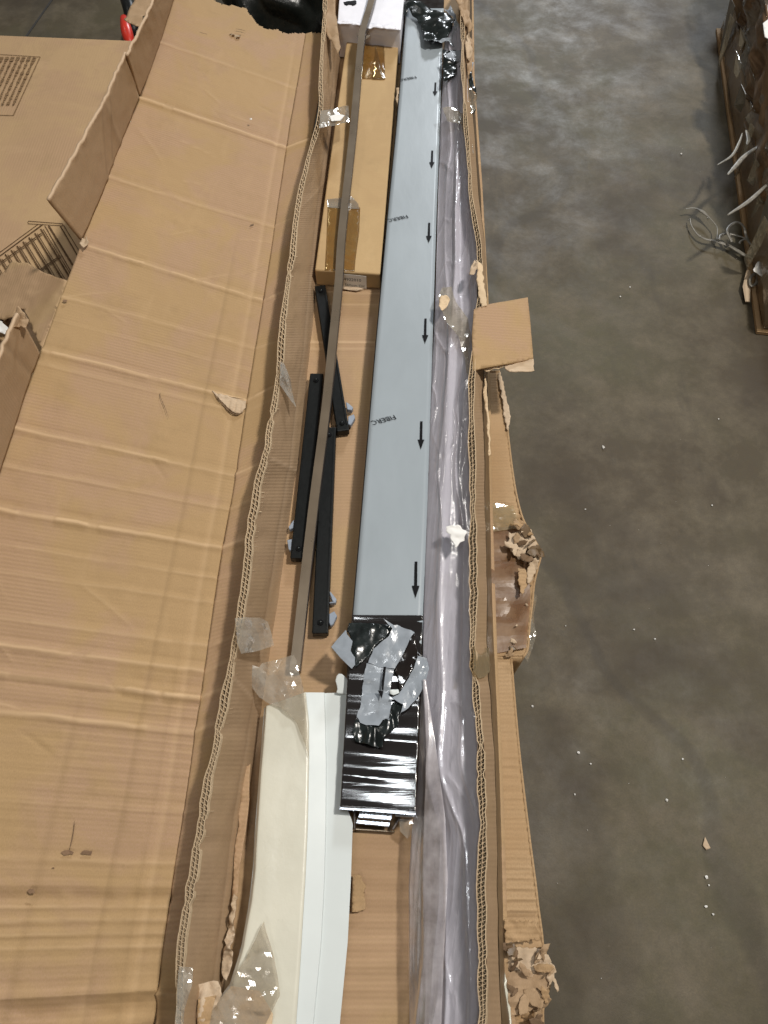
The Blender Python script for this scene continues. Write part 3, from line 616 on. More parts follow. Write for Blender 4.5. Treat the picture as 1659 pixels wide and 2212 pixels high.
# (row, height, width, wear) of the cross creases
CR = [(1, .0016, .008, .35), (2, .0045, .009, .9), (3, .0016, .007, .4), (4, .0045, .009, .9), (5, .0013, .007, .35), (5.45, .0010, .005, .2), (6, .0034, .009, .7), (6.18, .0015, .007, .3), (7, .0042, .008, .85), (7.45, .0015, .006, .3),
      (8, .005, .009, 1.0), (8.55, .0014, .006, .3), (9.0, .0010, .006, .25), (9.6, .0020, .008, .45), (10, .0034, .009, .6), (10.95, .005, .010, 1.0), (11.1, -.002, .008, 0), (12, .0036, .009, .75), (13.1, .0012, .006, .3), (13.9, .0012, .006, .35), (14.35, -.003, .010, -.1), (14.45, .0012, .006, .3), (14.6, .0012, .006, .3), (14.75, .0012, .006, .3), (14.9, .0012, .006, .3)]
def liddisp(flat):
    def f(U, V, S, T):
        I = V * 16; h = .0036 * fbm(S * 4.5, T * 4.5, 3) + .0008 * fbm(S * 30, T * 30, 9); wr = np.zeros_like(U)
        tt = np.interp(I.ravel(), I[:, 0], T[:, 0]).reshape(I.shape)
        for r, a, w_, ww in CR:
            t0 = np.interp(r, I[:, 0], T[:, 0]); j = .0025 * vn(S * 18, S * 0 + r, 5) + .0015 * vn(S * 60, S * 0, int(r * 10))
            m = .75 + .5 * vn(S * 7, S * 0, int(r * 7)); d_ = T - t0 - j
            if flat: m = m * .7
            m = m * (.75 + .5 * (vn(S * 25, S * 0, int(r * 3)) > -.25)); h = h + 1.25 * a * m * np.exp(-(d_ / w_) ** 2) - .5 * a * m * np.exp(-((d_ + w_ * 1.5) / w_) ** 2); wr = wr + ww * .85 * m * np.exp(-((d_ - .001) / (w_ * .42)) ** 2)
        rr = random.Random(5)
        for q_ in range(26 if not flat else 0):
            s0, t0, g = rr.uniform(0, .42), rr.uniform(.1, 2.6), rr.uniform(-.9, .9); l0 = rr.uniform(.02, .07); a_ = rr.choice((-1, 1, 1)) * rr.uniform(.0005, .0014)
            c_, n_ = math.cos(g), math.sin(g); al = (S - s0) * c_ + (T - t0) * n_; ac = -(S - s0) * n_ + (T - t0) * c_ - .04 * al * al / l0
            m_ = np.exp(-(al / l0) ** 4); h = h + a_ * m_ * np.exp(-(ac / .004) ** 2); wr = wr + .2 * np.sign(a_) * m_ * np.exp(-(ac / .0018) ** 2)
        # crushed zone at the near end, with darker bands in its colour
        cz = np.clip((I - 15.1) / .6, 0, 1)
        wr = wr - cz * .30 * (np.sin(T * 2 * np.pi / .043 + 2 * vn(S * 4, T * 4, 8)) > .3); h = h + cz * (.012 * (1 - np.abs(np.sin(T * np.pi / .047 + 1.6 * vn(S * 4, T * 4, 8)))) ** 1.6 + .006 * fbm(S * 16, T * 28, 21)) - cz * .004
        if not flat:
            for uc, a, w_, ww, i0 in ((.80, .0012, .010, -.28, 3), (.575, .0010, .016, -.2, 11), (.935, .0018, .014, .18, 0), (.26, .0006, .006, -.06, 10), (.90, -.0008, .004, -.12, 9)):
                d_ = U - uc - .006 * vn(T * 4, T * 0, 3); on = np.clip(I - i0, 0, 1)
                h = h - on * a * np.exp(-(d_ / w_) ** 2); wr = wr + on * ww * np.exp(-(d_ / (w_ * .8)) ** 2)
            # fine ribs in the lower third
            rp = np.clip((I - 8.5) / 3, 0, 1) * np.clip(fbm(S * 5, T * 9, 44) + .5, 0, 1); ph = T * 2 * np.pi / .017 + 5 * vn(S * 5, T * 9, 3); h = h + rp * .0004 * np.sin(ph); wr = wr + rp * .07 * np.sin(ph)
        return h, wr
    return f
# far end of the lid is torn away: trim the sheet by a ragged line
lidp = ruled('base_panel', [Lw, Rw], M['lid'], LID, nv=900, nu=110, disp=liddisp(False))
lidS = ruled('fold_strip', [Rw, Sw], M['lid'], LID, nv=600, nu=14, disp=liddisp(True))
tearline = [(330, -60), (352, -40), (420, -16), (455, -4), (466, 2), (480, 10), (500, 12), (520, 16), (532, 20), (540, 32), (552, 46), (560, 56), (578, 62), (590, 65), (600, 62), (612, 70), (625, 73), (650, 72), (672, 69), (698, 70), (760, 60)]
def cut_far(o, line):
    me = o.data; bm = bmesh.new(); bm.from_mesh(me)
    xs = [p[0] for p in line]; ys = [p[1] for p in line]
    kill = []
    for f in bm.faces:
        c = f.calc_center_median(); v = c - Vector((0, 0, H))
        dep = v.y * math.cos(PITCH) - v.z * math.sin(PITCH); px = CX + F * v.x / dep; py = CY - F * (v.y * math.sin(PITCH) + v.z * math.cos(PITCH)) / dep
        if py < np.interp(px, xs, ys) + 3 * float(vn(px * .11, 0, 3)) + 2 * float(vn(px * .3, 0, 4)): kill.append(f)
    bmesh.ops.delete(bm, geom=kill, context='FACES'); bm.to_mesh(me); bm.free()
for o in (lidp, lidS):
    cut_far(o, tearline); s = o.modifiers.new('thickness', 'SOLIDIFY'); s.thickness = .005; s.offset = -1
# torn paper flake, scuffs and cuts on the lid
def lz(x, y):
    """height of the lid's base panel in direction (x, y)"""
    i = int(np.argmin([abs(y - (a[1] + (b[1] - a[1]) * (x - a[0]) / (b[0] - a[0]))) for a, b in zip(Lp, Rp)])); a, b = Lp[i], Rp[i]
    u = (x - a[0]) / (b[0] - a[0]); pa, pb = Lw[i], Rw[i]
    lo, hi = 0, 1       # along the row find the spot whose direction is x
    for _ in range(18):
        m = (lo + hi) / 2; c = pa.lerp(pb, m); v = c - Vector((0, 0, H)); dep = v.y * math.cos(PITCH) - v.z * math.sin(PITCH)
        if CX + F * v.x / dep < x: lo = m
        else: hi = m
    return pa.lerp(pb, lo).z
patch('torn_flake', [(457, 843), (470, 850), (500, 858), (531, 866), (530, 880), (524, 890), (510, 894), (497, 886), (478, 866)], lambda x, y: lz(x, y) + .005, M['torn'], LID, 4, .006, 60, .001, 81)
lz2 = lambda x, y: lz(x, y) + .0035
def lidline(name, pts, wd_, mat, dz=.004):
    vs = []; fs = []; P = resample([D(x, y, lz(x, y) + dz) for x, y in pts], np.linspace(0, 1, len(pts) * 6))
    for i, p in enumerate(P):
        t = (P[min(i + 1, len(P) - 1)] - P[max(i - 1, 0)]).normalized(); n = Vector((-t.y, t.x, 0)) * wd_ * .5 * math.sin(math.pi * (i + .6) / (len(P) + .2)) ** .5 * R.uniform(.5, 1.2)
        vs.extend([tuple(p + n), tuple(p - n)])
    for i in range(len(P) - 1): fs.append((2 * i, 2 * i + 1, 2 * i + 3, 2 * i + 2))
    me = bpy.data.meshes.new(name); me.from_pydata(vs, [], fs); me.update(); return finish(name, me, mat, LID, False)
for pts, wd_ in [([(459, 845), (475, 866), (496, 888), (512, 895), (526, 888)], .0030), ([(472, 852), (500, 858), (526, 862)], .0020), ([(346, 848), (346, 856), (356, 880), (364, 902)], .0016), ([(425, 68), (436, 71), (448, 74)], .003),
                 ([(508, 62), (520, 64), (531, 67)], .003), ([(540, 487), (545, 485), (549, 484)], .004), ([(161, 1773), (158, 1800), (150, 1838)], .0018)]:
    lidline('paper_cut', pts, wd_, M['core_dark'])
for i, (cx_, cy_, sx, sy) in enumerate([(145, 1842, 16, 6), (187, 1842, 14, 7), (68, 1925, 9, 7), (140, 650, 6, 3), (115, 1875, 3, 2), (315, 1820 + 400, 3, 2), (312, 70 + 1700, 0, 0)]):
    if sx: patch('scuff_mark', jag([(cx_ + sx * math.cos(g) * R.uniform(.7, 1.1), cy_ + sy * math.sin(g) * R.uniform(.6, 1.1)) for g in np.linspace(0, 2 * math.pi, 9, endpoint=False)], 4, 1.5), lambda x, y: lz(x, y) + .0042, M['stain'], LID, 4, .001, 60, 0, 83 + i)
for i, pp in enumerate([[(478, 82), (500, 72), (520, 76), (518, 96), (514, 116), (498, 106)]]):
    patch('torn_flake', jag(pp, 8, 3), lambda x, y: lz(x, y) + .0025, M['scuffed'], LID, 6, .0006, 40, .0006, 95 + i)
# upright left wall of the lid, in three torn pieces
def upright(name, base, top, zb, ztp, mat, seed, nv=80, jz=.004, bend=()):
    b = [D(x, y, z) for (x, y), z in zip(base, zb)]; t = [D(x, y, z) for (x, y), z in zip(top, ztp)]
    def f(U, V, S, T):
        h = .003 * fbm(S * 10, T * 10, seed) + .0006 * fbm(S * 60, T * 60, seed); wr = np.zeros_like(U)
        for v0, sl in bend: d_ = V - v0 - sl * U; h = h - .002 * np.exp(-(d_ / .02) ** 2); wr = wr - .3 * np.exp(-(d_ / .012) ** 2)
        wr = wr + .9 * np.exp(-((1 - U) / .03) ** 2)
        h = h + jz * np.exp(-((1 - U) / .06) ** 2) * fbm(T * 60, T * 0, seed + 2)
        return h, wr
    return ruled(name, [b, t], mat, LID, nv=nv, nu=24, disp=f, thick=.006, off=0)
upright('end_wall', [(386, -40), (352, 70), (301, 208)], [(350, -75), (325, 10), (273, 118)], [.45] * 3, [.585] * 3, M['wall'], 4)
upright('side_wall', [(300, 212), (250, 332), (218, 420), (174, 518)], [(270, 112), (228, 205), (176, 302), (101, 430)], [.45] * 4, [.585, .58, .585, .586], M['wall'], 14, bend=((.42, -.12), (.55, -.14), (.28, .1)))
upright('side_wall', [(84, 764), (43, 880), (-6, 1026), (-60, 1180), (-140, 1375)], [(36, 676), (-12, 790), (-72, 930), (-140, 1090), (-240, 1300)], [.448, .445, .44, .435, .43], [.56, .565, .56, .56, .56], M['wall'], 24, bend=((.1, .05),))
patch('torn_flap', jag([(-60, 640), (4, 592), (24, 566), (60, 568), (100, 590), (146, 607), (118, 680), (90, 756), (52, 668), (40, 664), (27, 684), (-10, 690), (-60, 700)], 9, 2.5, skip=(5, 6)), [.33, .335, .34, .36, .39, .44, .44, .44, .38, .36, .35, .34, .33], M['printed'], LID, 8, .003, 30, .004, 34)
patch('torn_corner', jag([(172, 522), (188, 512), (192, 522), (180, 534), (176, 530)], 4, 2), .462, M['torn'], LID, 3, .010, 60, .001, 35)
patch('torn_corner', jag([(28, 684), (40, 662), (62, 690), (56, 706), (40, 704), (30, 716)], 5, 2.5), .55, M['wall'], LID, 4, .012, 50, .001, 36)
patch('torn_label', jag([(-20, 690), (4, 694), (18, 708), (10, 722), (-20, 712)], 5, 1.5), .352, M['paper'], LID, 6, .001, 60, .0006, 37)
patch('torn_corner', jag([(268, 42), (280, 14), (300, -10), (330, -40), (332, 0), (306, 50), (294, 58), (290, 52), (276, 48)], 10, 2), .57, M['wall'], LID, 7, .008, 30, .002, 38)

# ------------------------------------------------------------------ narrow carton and white box in the open carton
NC = thing('narrow_carton', 'long narrow tan carton with packing tape and a white label on its near end', 'carton')
zc = .374
ncT = [D(680, 583, zc), D(822, 592, zc), D(861, 92, zc), D(748, 90, zc)]
prism('carton_body', ncT, 0, M['narrow'], NC, .004, 3, bottom=ZF + .0045)
def quad_on(name, pts, z, mat, parent, **k): return patch(name, pts, z, mat, parent, **k)
patch('packing_tape', [(708, 444), (778, 448), (776, 500), (768, 560), (766, 586), (702, 583), (706, 500)], zc + .0012, M['amber_tape'], NC, 8, .0012, 60, .0002, 101)
patch('packing_tape', [(706, 430), (760, 424), (774, 440), (776, 452), (708, 448)], zc + .002, M['clear'], NC, 6, .0025, 90, .0002, 102)
patch('packing_tape', [(776, 96), (830, 98), (832, 172), (775, 170)], zc + .0012, M['amber_tape'], NC, 8, .0008, 60, .0002, 103)
patch('packing_tape', [(812, 98), (830, 172), (804, 171)], zc + .0022, M['amber_tape'], NC, 8, .0008, 60, .0002, 104)
0 and patch('carton_seam', [(778, 180), (800, 180), (790, 420), (772, 440)], zc + .0008, M['yellow_tape'], NC, 12, .0003, 60, .0002, 105)
# front label: stands on the near face
pL, pR = D(680, 583, zc), D(822, 592, zc); fd = (pR - pL).normalized(); fnm = Vector((fd.y, -fd.x, 0)).normalized()
def onface(u, zz, o=.001): 
    p = pL + fd * u; return Vector((p.x, p.y, zz)) + fnm * o
wF = (pR - pL).length
def face_quad(name, u0, u1, z0, z1, o, mat, parent, tilt=0, bev=0):
    P = [onface(u0, z0 + tilt, o), onface(u1, z0, o), onface(u1, z1, o), onface(u0, z1 + tilt, o)]
    Q = [p - fnm * .0006 for p in P]
    me = bpy.data.meshes.new(name); me.from_pydata([tuple(p) for p in P + Q], [], [(0, 1, 2, 3), (0, 4, 5, 1), (1, 5, 6, 2), (2, 6, 7, 3), (3, 7, 4, 0)]); me.update(); return finish(name, me, mat, parent, False)
u0 = wF * .36; u1 = wF * .765
ADL = face_quad('address_label', u0, u1 + .003, ZF + .004, zc - .008, .0022, M['label'], NC, .003)
def text(name, s, size, mat, parent, mtx_fn, extr=0):
    cu = bpy.data.curves.new(name, 'FONT'); cu.body = s; cu.size = size; cu.resolution_u = 2
    to = bpy.data.objects.new('tmp', cu); COL.objects.link(to); dg = bpy.context.evaluated_depsgraph_get(); me = bpy.data.meshes.new_from_object(to.evaluated_get(dg)); bpy.data.objects.remove(to)
    for v in me.vertices: v.co = mtx_fn(v.co.x, v.co.y)
    me.name = name; me.materials.clear(); me.update()
    return finish(name, me, mat, parent, False)
text('label_text', '04922010', .0125, M['ink_grey'], ADL, lambda x, y: onface(u0 + .006 + x * .98, zc - .027 + y * 1.0 + .003 - x * .03, .0034))
text('label_text', '560mm CH', .0120, M['ink_grey'], ADL, lambda x, y: onface(u0 + .014 + x * .85, ZF + .0105 + y * .95 - x * .03, .0034))
patch('torn_flake', [(740, 618), (772, 620), (786, 624), (770, 628), (742, 624)], ZF + .008, M['torn'], NC, 5, .003, 60, .0008, 106)

WB = thing('white_box', 'white cardboard box with crinkled front edge at the far end of the open box', 'box')
wt = [D(729, 46, .43), D(866, 61, .43), D(880, -70, .43), D(738, -70, .43)]
prism('box_body', wt, 0, M['white_card'], WB, .003, 2, bottom=ZF + .0045)
patch('printed_mark', jag([(742, 4), (758, 2), (768, 0), (770, 8), (762, 12), (744, 10)], 4, 1.5), .4312, M['ink'], WB, 6, 0, 60, .0002, 107)
patch('lid_edge', jag([(729, 44), (768, 48), (800, 50), (866, 58), (866, 64), (806, 58), (798, 62), (790, 55), (729, 50)], 7, 1), .434, M['white_card'], WB, 4, .003, 60, .002, 108)
patch('clear_tape', [(770, 78), (796, 64), (800, 76), (790, 84), (776, 88)], .412, M['clear'], WB, 4, .006, 60, .0002, 109)

# ------------------------------------------------------------------ steel tube
SB = thing('steel_tube', 'long square steel tube with bent far end lying across the narrow carton', 'tube')
cl = [(636, 1448, .345), (641, 1404, .347), (676, 1097, .362), (702, 894, .372), (717, 749, .380), (731, 610, .388), (739, 494, .395), (763, 274, .410), (779, 95, .442), (786, 54, .450), (800, 8, .456), (812, -40, .46)]
P = resample([D(*c) for c in cl], np.linspace(0, 1, 90))
Lr = [[], [], [], []]
for i, p in enumerate(P):
    t = (P[min(i + 1, 89)] - P[max(i - 1, 0)]).normalized(); n = Vector((t.y, -t.x, 0)).normalized() * .0092
    Lr[0].append(p - n); Lr[1].append(p + n); Lr[2].append(p + n - Vector((0, 0, .019))); Lr[3].append(p - n - Vector((0, 0, .019)))
o = ribbon_solid('tube_body', Lr, M['steel'], SB)
ribbon_solid('tube_side_shade', [[p + Vector((.0002, 0, -.002)) for p in Lr[1]], [p + Vector((.0009, 0, -.002)) for p in Lr[1]], [p + Vector((.0009, 0, .001)) for p in Lr[2]], [p + Vector((.0002, 0, .001)) for p in Lr[2]]], M['steel_dark'], SB)  # thin added strip paints the tube's right face as shaded
bv = o.modifiers.new('edge', 'BEVEL'); bv.width = .0015; bv.segments = 2; bv.limit_method = 'ANGLE'; bv.angle_limit = math.radians(50)

# ------------------------------------------------------------------ black drawer runners
def runner(near, far, wid, label, clips, hole_far=True):
    r = thing('plastic_runner', label, 'runner', group='black plastic runners in the open box')
    zt_ = ZF + .0245
    a = D(near[0], near[1], zt_); b = D(far[0], far[1], zt_); t = (b - a).normalized(); n = Vector((t.y, -t.x, 0)) * wid / 2
    prism('runner_body', [a - n, a + n, b + n, b - n], 0, M['black_plastic'], r, .0025, 2, bottom=ZF + .005)
    L = (b - a).length
    for s in (-1, 1):
        e = n.normalized() * (wid / 2 - .0035) * s; e2 = n.normalized() * .0012
        for c0, c1 in ((.035, .48), (.50, .96)):
            p0 = a + t * L * c0 + e; p1 = a + t * L * c1 + e; up = Vector((0, 0, .0018))
            prism('rail_lip', [p0 - e2 + up, p0 + e2 + up, p1 + e2 + up, p1 - e2 + up], .0025, M['black_plastic'], r)
    for c0, on in ((.045, True), (.955, hole_far)):
        if not on: continue
        c = a + t * L * c0 + Vector((0, 0, .0004))
        bm = bmesh.new(); bmesh.ops.create_cone(bm, cap_ends=True, segments=16, radius1=.0062, radius2=.0055, depth=.0016)
        me = bpy.data.meshes.new('screw_boss'); bm.to_mesh(me); bm.free(); o = boss = finish('screw_boss', me, M['ink'], r, False); o.location = c + Vector((0, 0, .0006))
        bm = bmesh.new(); bmesh.ops.create_uvsphere(bm, u_segments=12, v_segments=8, radius=.0032); me = bpy.data.meshes.new('screw_head'); bm.to_mesh(me); bm.free()
        o = finish('screw_head', me, M['black_tape'], boss); o.location = (0, 0, .0006)
    for pp in clips:
        prism('clip', [D(x, y, ZF + .019) for x, y in pp], .012, M['clip'], r, .001, 1)
    return r
runner((691, 1368), (711, 922), .030, 'black plastic runner right of the steel tube with two grey clips, nearest of three', [[(710, 1276), (714, 1278), (727, 1294), (725, 1301), (718, 1298)], [(711, 1301), (724, 1298), (726, 1302), (711, 1303)], [(711, 1326), (722, 1320), (728, 1330), (720, 1348), (714, 1352), (711, 1345)]])
runner((643, 1206), (684, 806), .030, 'black plastic runner left of the steel tube beside the box wall', [[(637, 1122), (633, 1124), (623, 1138), (625, 1144), (634, 1140)], [(620, 1166), (632, 1164), (634, 1176), (628, 1190), (623, 1186)]])
runner((741, 930), (691, 616), .027, 'black plastic runner crossing under the steel tube below the label', [[(747, 868), (752, 870), (763, 880), (760, 886), (750, 884)], [(752, 900), (764, 894), (767, 902), (758, 918), (752, 916)]])

# ------------------------------------------------------------------ grey film-covered board
GB = thing('film_covered_board', 'long board in grey protective film with black arrows and taped ends', 'board')
zb = .388
eL = [(885, -60), (878, 26), (857, 274), (838, 465), (812, 750), (790, 1010), (762, 1340), (750, 1480), (735, 1745)]
eR = [(962, -60), (957, 60), (950, 274), (943, 465), (931, 850), (922, 1130), (913, 1340), (908, 1450), (898, 1757)]
yb = list(np.linspace(-60, 1745, 40)); EL = by_y(eL, yb, zb); ER = by_y([(x, y) for x, y in eR], list(np.linspace(-60, 1757, 40)), zb)
dz = Vector((0, 0, -1))
ribbon_solid('board_body', [EL, ER, [p + dz * .026 for p in ER], [p + dz * .026 for p in EL]], M['black_gloss'], GB)
ofs = Vector((.004, 0, 0))
ribbon_solid('lower_plate', [[p + dz * .0275 - ofs for p in EL], [p + dz * .0275 for p in ER], [p + dz * .052 for p in ER], [p + dz * .052 - ofs for p in EL]], M['steel_dark'], GB)
ribbon_solid('bottom_plate', [[p + dz * .0535 + ofs for p in EL], [p + dz * .0535 for p in ER], [p + dz * .0615 for p in ER], [p + dz * .0615 + ofs for p in EL]], M['black_gloss'], GB)
yf = list(np.linspace(18, 1350, 60)); FLL = by_y(eL, yf, zb + .0014); FLR = by_y(eR, yf, zb + .0014)
ruled('protective_film', [FLL, FLR], M['grey_film'], GB, nv=200, nu=14, disp=lambda U, V, S, T: .0004 * fbm(S * 20, T * 6, 5), thick=.0009)
ruled('stretch_wrap_band', [by_y(eL, list(np.linspace(1330, 1742, 12)), zb + .0012), by_y(eR, list(np.linspace(1330, 1752, 12)), zb + .0012)], M['shrink'], GB, nv=260, nu=60, thick=.0006,
      disp=lambda U, V, S, T: .0022 + .0042 * (.35 + vn(T * 11, S * 9, 4) + .3) * fbm(S * 3 + 3 * vn(T * 9, T * 0, 3), T * 42 + S * 8 * vn(T * 5, S * 0, 2), 7, 2))
zA = zb + .0030
for cx_, y0, y1 in [(940, 178, 207), (933, 325, 363), (926.5, 481, 524), (918.5, 688, 742), (909.5, 910, 970), (898, 1213, 1292)]:
    s = (y1 - y0) / 79.0; hw = 3.3 * (.45 + .55 * s) ; ah = 8.4 * (.42 + .58 * s); yh = y0 + (y1 - y0) * .66
    vs = [(cx_ - hw * .9 + .8, y0), (cx_ + hw * .9 + .8, y0), (cx_ + hw, yh), (cx_ + ah, yh), (cx_ - .5, y1), (cx_ - ah, yh), (cx_ - hw, yh)]
    me = bpy.data.meshes.new('printed_arrow'); me.from_pydata([tuple(D(x, y, zA)) for x, y in vs], [], [(6, 2, 1, 0), (5, 4, 3, 2, 6)]); me.update(); finish('printed_arrow', me, M['ink'], GB, False)
for (x, y) in [(852, 896), (879, 464), (897.5, 164)]:
    p0 = D(x, y, zA); an = math.radians(180 + 18); ca, sa = math.cos(an), math.sin(an)
    text('printed_brand', 'FIBERC', .0165, M['ink'], GB, lambda u, v: Vector((p0.x + (u * 1.05 - v * .2) * ca - v * sa, p0.y + (u * 1.05 - v * .2) * sa + v * ca, zA)))
# near end: exposed aluminium profile
for i, (pp, z, m_) in enumerate([([(777, 1752), (848, 1757), (845, 1772), (773, 1766)], .366, 'alu'), ([(771, 1770), (843, 1776), (841, 1786), (768, 1779)], .352, 'alu'), ([(768, 1789), (853, 1795), (853, 1798), (768, 1793)], .336, 'steel'),
                                 ([(853, 1758), (895, 1761), (895, 1765), (855, 1763)], .372, 'alu'), ([(763, 1750), (769, 1750), (767, 1792), (764, 1792)], .36, 'steel_dark'), ([(862, 1764), (866, 1766), (850, 1794), (846, 1790)], .348, 'steel_dark')]):
    prism('profile_web' if m_ != 'steel_dark' else 'profile_rib', [D(x, y, z) for x, y in pp], .012, M[m_], GB, .0008, 1)
ribbon_solid('end_lip', [[D(734, 1744, zb + .002), D(898, 1757, zb + .002)], [D(734, 1748, zb + .002), D(898, 1761, zb + .002)], [D(734, 1748, zb - .004), D(898, 1761, zb - .004)], [D(734, 1744, zb - .004), D(898, 1757, zb - .004)]], M['alu'], GB)
# torn wrapping at the near end  (survey sheet scale .2281, origin 713.2, 1316.7)
k2 = .2282
def T2(pts): return [(713.2 + x * k2, 1316.7 + y * k2) for x, y in pts]
z0 = zb + .004
patch('protective_film_corner', [(884, 1345), (914, 1340), (908, 1430), (896, 1412), (886, 1385)], zb + .0032, M['grey_film'], GB, 8, 0, 40, .0004, 200)
patch('torn_black_tape', jag(T2([(180, 125), (240, 122), (420, 128), (600, 150), (545, 250), (430, 345), (370, 440), (240, 555), (235, 480), (195, 400), (210, 290), (160, 205)]), 5, 1.2), z0 + .002, M['black_tape'], GB, 5, .004, 60, .0004, 201)
patch('torn_grey_film', jag(T2([(150, 190), (75, 275), (10, 355), (100, 460), (205, 558), (238, 520), (235, 450), (195, 395), (212, 300), (160, 235)]), 6, .8, skip=(0, 1, 2, 3)), [z0 + .020, z0 + .028, z0 + .034, z0 + .024, z0 + .010, z0 + .006, z0 + .004, z0 + .004, z0 + .006, z0 + .012], M['grey_tape'], GB, 5, .004, 40, .0004, 202)
patch('torn_grey_film', jag(T2([(500, 95), (600, 150), (640, 145), (800, 215), (765, 260), (700, 400), (612, 555), (480, 545), (360, 500), (410, 370), (470, 320), (560, 250), (590, 180)]), 8, .7), z0 + .012, M['grey_tape'], GB, 5, .006, 32, .0004, 203)
patch('torn_grey_film', jag(T2([(345, 510), (480, 545), (605, 565), (575, 700), (560, 820), (580, 890), (550, 1050), (500, 1040), (460, 1100), (340, 1095), (285, 1070), (250, 1010), (290, 900), (310, 700)]), 7, .9), z0 + .007, M['grey_tape'], GB, 5, .007, 34, .0004, 204, aniso=(.6, 1.4))
patch('torn_grey_film', jag(T2([(832, 440), (915, 455), (938, 560), (900, 700), (820, 840), (740, 930), (670, 975), (690, 900), (600, 850), (575, 845), (650, 800), (720, 680), (790, 560)]), 8, .8), z0 + .014, M['grey_tape'], GB, 5, .009, 30, .0004, 205)
patch('torn_black_tape', jag(T2([(765, 260), (805, 215), (812, 320), (835, 410), (880, 432), (832, 445), (790, 560), (720, 690), (655, 790), (640, 660), (612, 560), (700, 400)]), 7, .8), z0 + .008, M['black_gloss'], GB, 5, .002, 40, .0004, 206)
patch('torn_black_tape', jag(T2([(245, 1020), (290, 1070), (340, 1095), (460, 1105), (520, 1035), (560, 1040), (590, 880), (670, 880), (688, 920), (655, 970), (650, 1090), (540, 1190), (505, 1230), (490, 1310), (400, 1295), (240, 1245), (205, 1160)]), 6, 1.0), z0 + .006, M['black_tape'], GB, 4, .007, 60, .0004, 207)
patch('wrap_glint_fold', T2([(565, 760), (645, 752), (655, 790), (600, 812), (562, 795)]), z0 + .012, M['white'], GB, 5, .004, 60, .0004, 208)  # white patch paints a glint on the black wrap
vs = T2([(505, 540), (530, 542), (512, 680), (505, 760), (488, 765), (490, 680)]) ; patch('printed_arrow', vs, z0 + .0165, M['ink'], GB, 6, .0, 40, 0, 209)
patch('printed_arrow', T2([(450, 765), (505, 770), (488, 845)]), z0 + .017, M['ink'], GB, 6, .0, 40, 0, 210)
# torn wrapping at the far end (survey sheet scale .1984, origin 713.2, 0)
k3 = .1984
def T3(pts): return [(713.2 + x * k3, y * k3) for x, y in pts]
patch('torn_black_tape', jag(T3([(745, 100), (790, 45), (900, 35), (1080, 75), (1230, 110), (1310, 160), (1365, 240), (1330, 300), (1290, 400), (1170, 470), (1080, 485), (1030, 460), (1000, 300), (940, 180), (850, 110), (825, 155)]), 6, 1.3), z0 + .016, M['black_tape'], GB, 4, .018, 30, .0005, 220)
patch('torn_grey_film', jag(T3([(1240, 120), (1310, 60), (1370, 150), (1410, 300), (1400, 500), (1330, 500), (1290, 440), (1110, 485), (1220, 430), (1310, 400), (1350, 300), (1340, 180)]), 5, 1.0), z0 + .018, M['grey_tape'], GB, 4, .014, 35, .0005, 221)
patch('torn_grey_film', jag(T3([(1230, 610), (1330, 560), (1440, 545), (1500, 620), (1510, 665), (1320, 655)]), 5, 1.0), z0 + .030, M['grey_tape'], GB, 4, .008, 40, .0005, 222)
patch('torn_black_tape', jag(T3([(1225, 520), (1320, 540), (1430, 510), (1440, 550), (1300, 570), (1230, 600)]), 5, 1.3), z0 + .026, M['black_tape'], GB, 4, .012, 50, .0005, 223)
patch('torn_black_tape', jag(T3([(1225, 640), (1320, 660), (1500, 665), (1530, 760), (1560, 900), (1600, 1030), (1560, 1000), (1500, 880), (1450, 740), (1400, 790), (1300, 860), (1230, 910)]), 6, 1.0), z0 + .024, M['black_tape'], GB, 4, .014, 50, .0005, 224)
patch('torn_black_tape', jag(T3([(1545, 1190), (1590, 1190), (1560, 1250), (1540, 1310), (1520, 1300), (1540, 1240)]), 4, 1.5), z0 + .0, M['black_tape'], GB, 4, .006, 50, .0005, 225)
patch('torn_clear_film', T3([(1500, 880), (1560, 1000), (1600, 1050), (1590, 1170), (1530, 1230), (1490, 1100)]), z0 + .03, M['wrap'], GB, 5, .012, 40, .0003, 226)
patch('torn_grey_film', jag(T3([(1510, 690), (1560, 690), (1550, 750), (1530, 770)]), 4, .6), z0 + .045, M['grey_tape'], GB, 4, .006, 40, .0005, 227)
patch('torn_edge_scrap', jag(T3([(720, 950), (750, 960), (735, 1120), (740, 1150), (715, 1090), (725, 1020)]), 4, 1.2), zb, M['torn'], GB, 4, .008, 40, .0005, 228)

# ------------------------------------------------------------------ lilac wrapped bundle along the right wall
PB = thing('plastic_wrapped_bundle', 'long bundle in wrinkled lilac plastic film along the right wall', 'bundle')
yl = list(np.linspace(60, 2330, 60))
bl = [(962, 60), (955, 200), (950, 300), (942, 600), (930, 880), (921, 1130), (914, 1340), (912, 1500), (915, 1650), (940, 1760), (952, 1800), (948, 1950), (934, 2100), (925, 2212), (920, 2330)]
br = [(1000, 60), (1000, 180), (1003, 330), (1014, 430), (1022, 560), (1020, 650), (1014, 800), (1014, 1000), (1019, 1200), (1019, 1400), (1022, 1480), (1030, 1600), (1034, 1760), (1038, 2000), (1036, 2212), (1036, 2330)]
a0 = by_y(bl, yl, .384); a4 = by_y([(x + 10, y) for x, y in br], yl, .432)
m1 = [a.lerp(b, .30) for a, b in zip(a0, a4)]; m2 = [a.lerp(b, .68) for a, b in zip(a0, a4)]
for p in m1: p.z = .401
for p in m2: p.z = .415
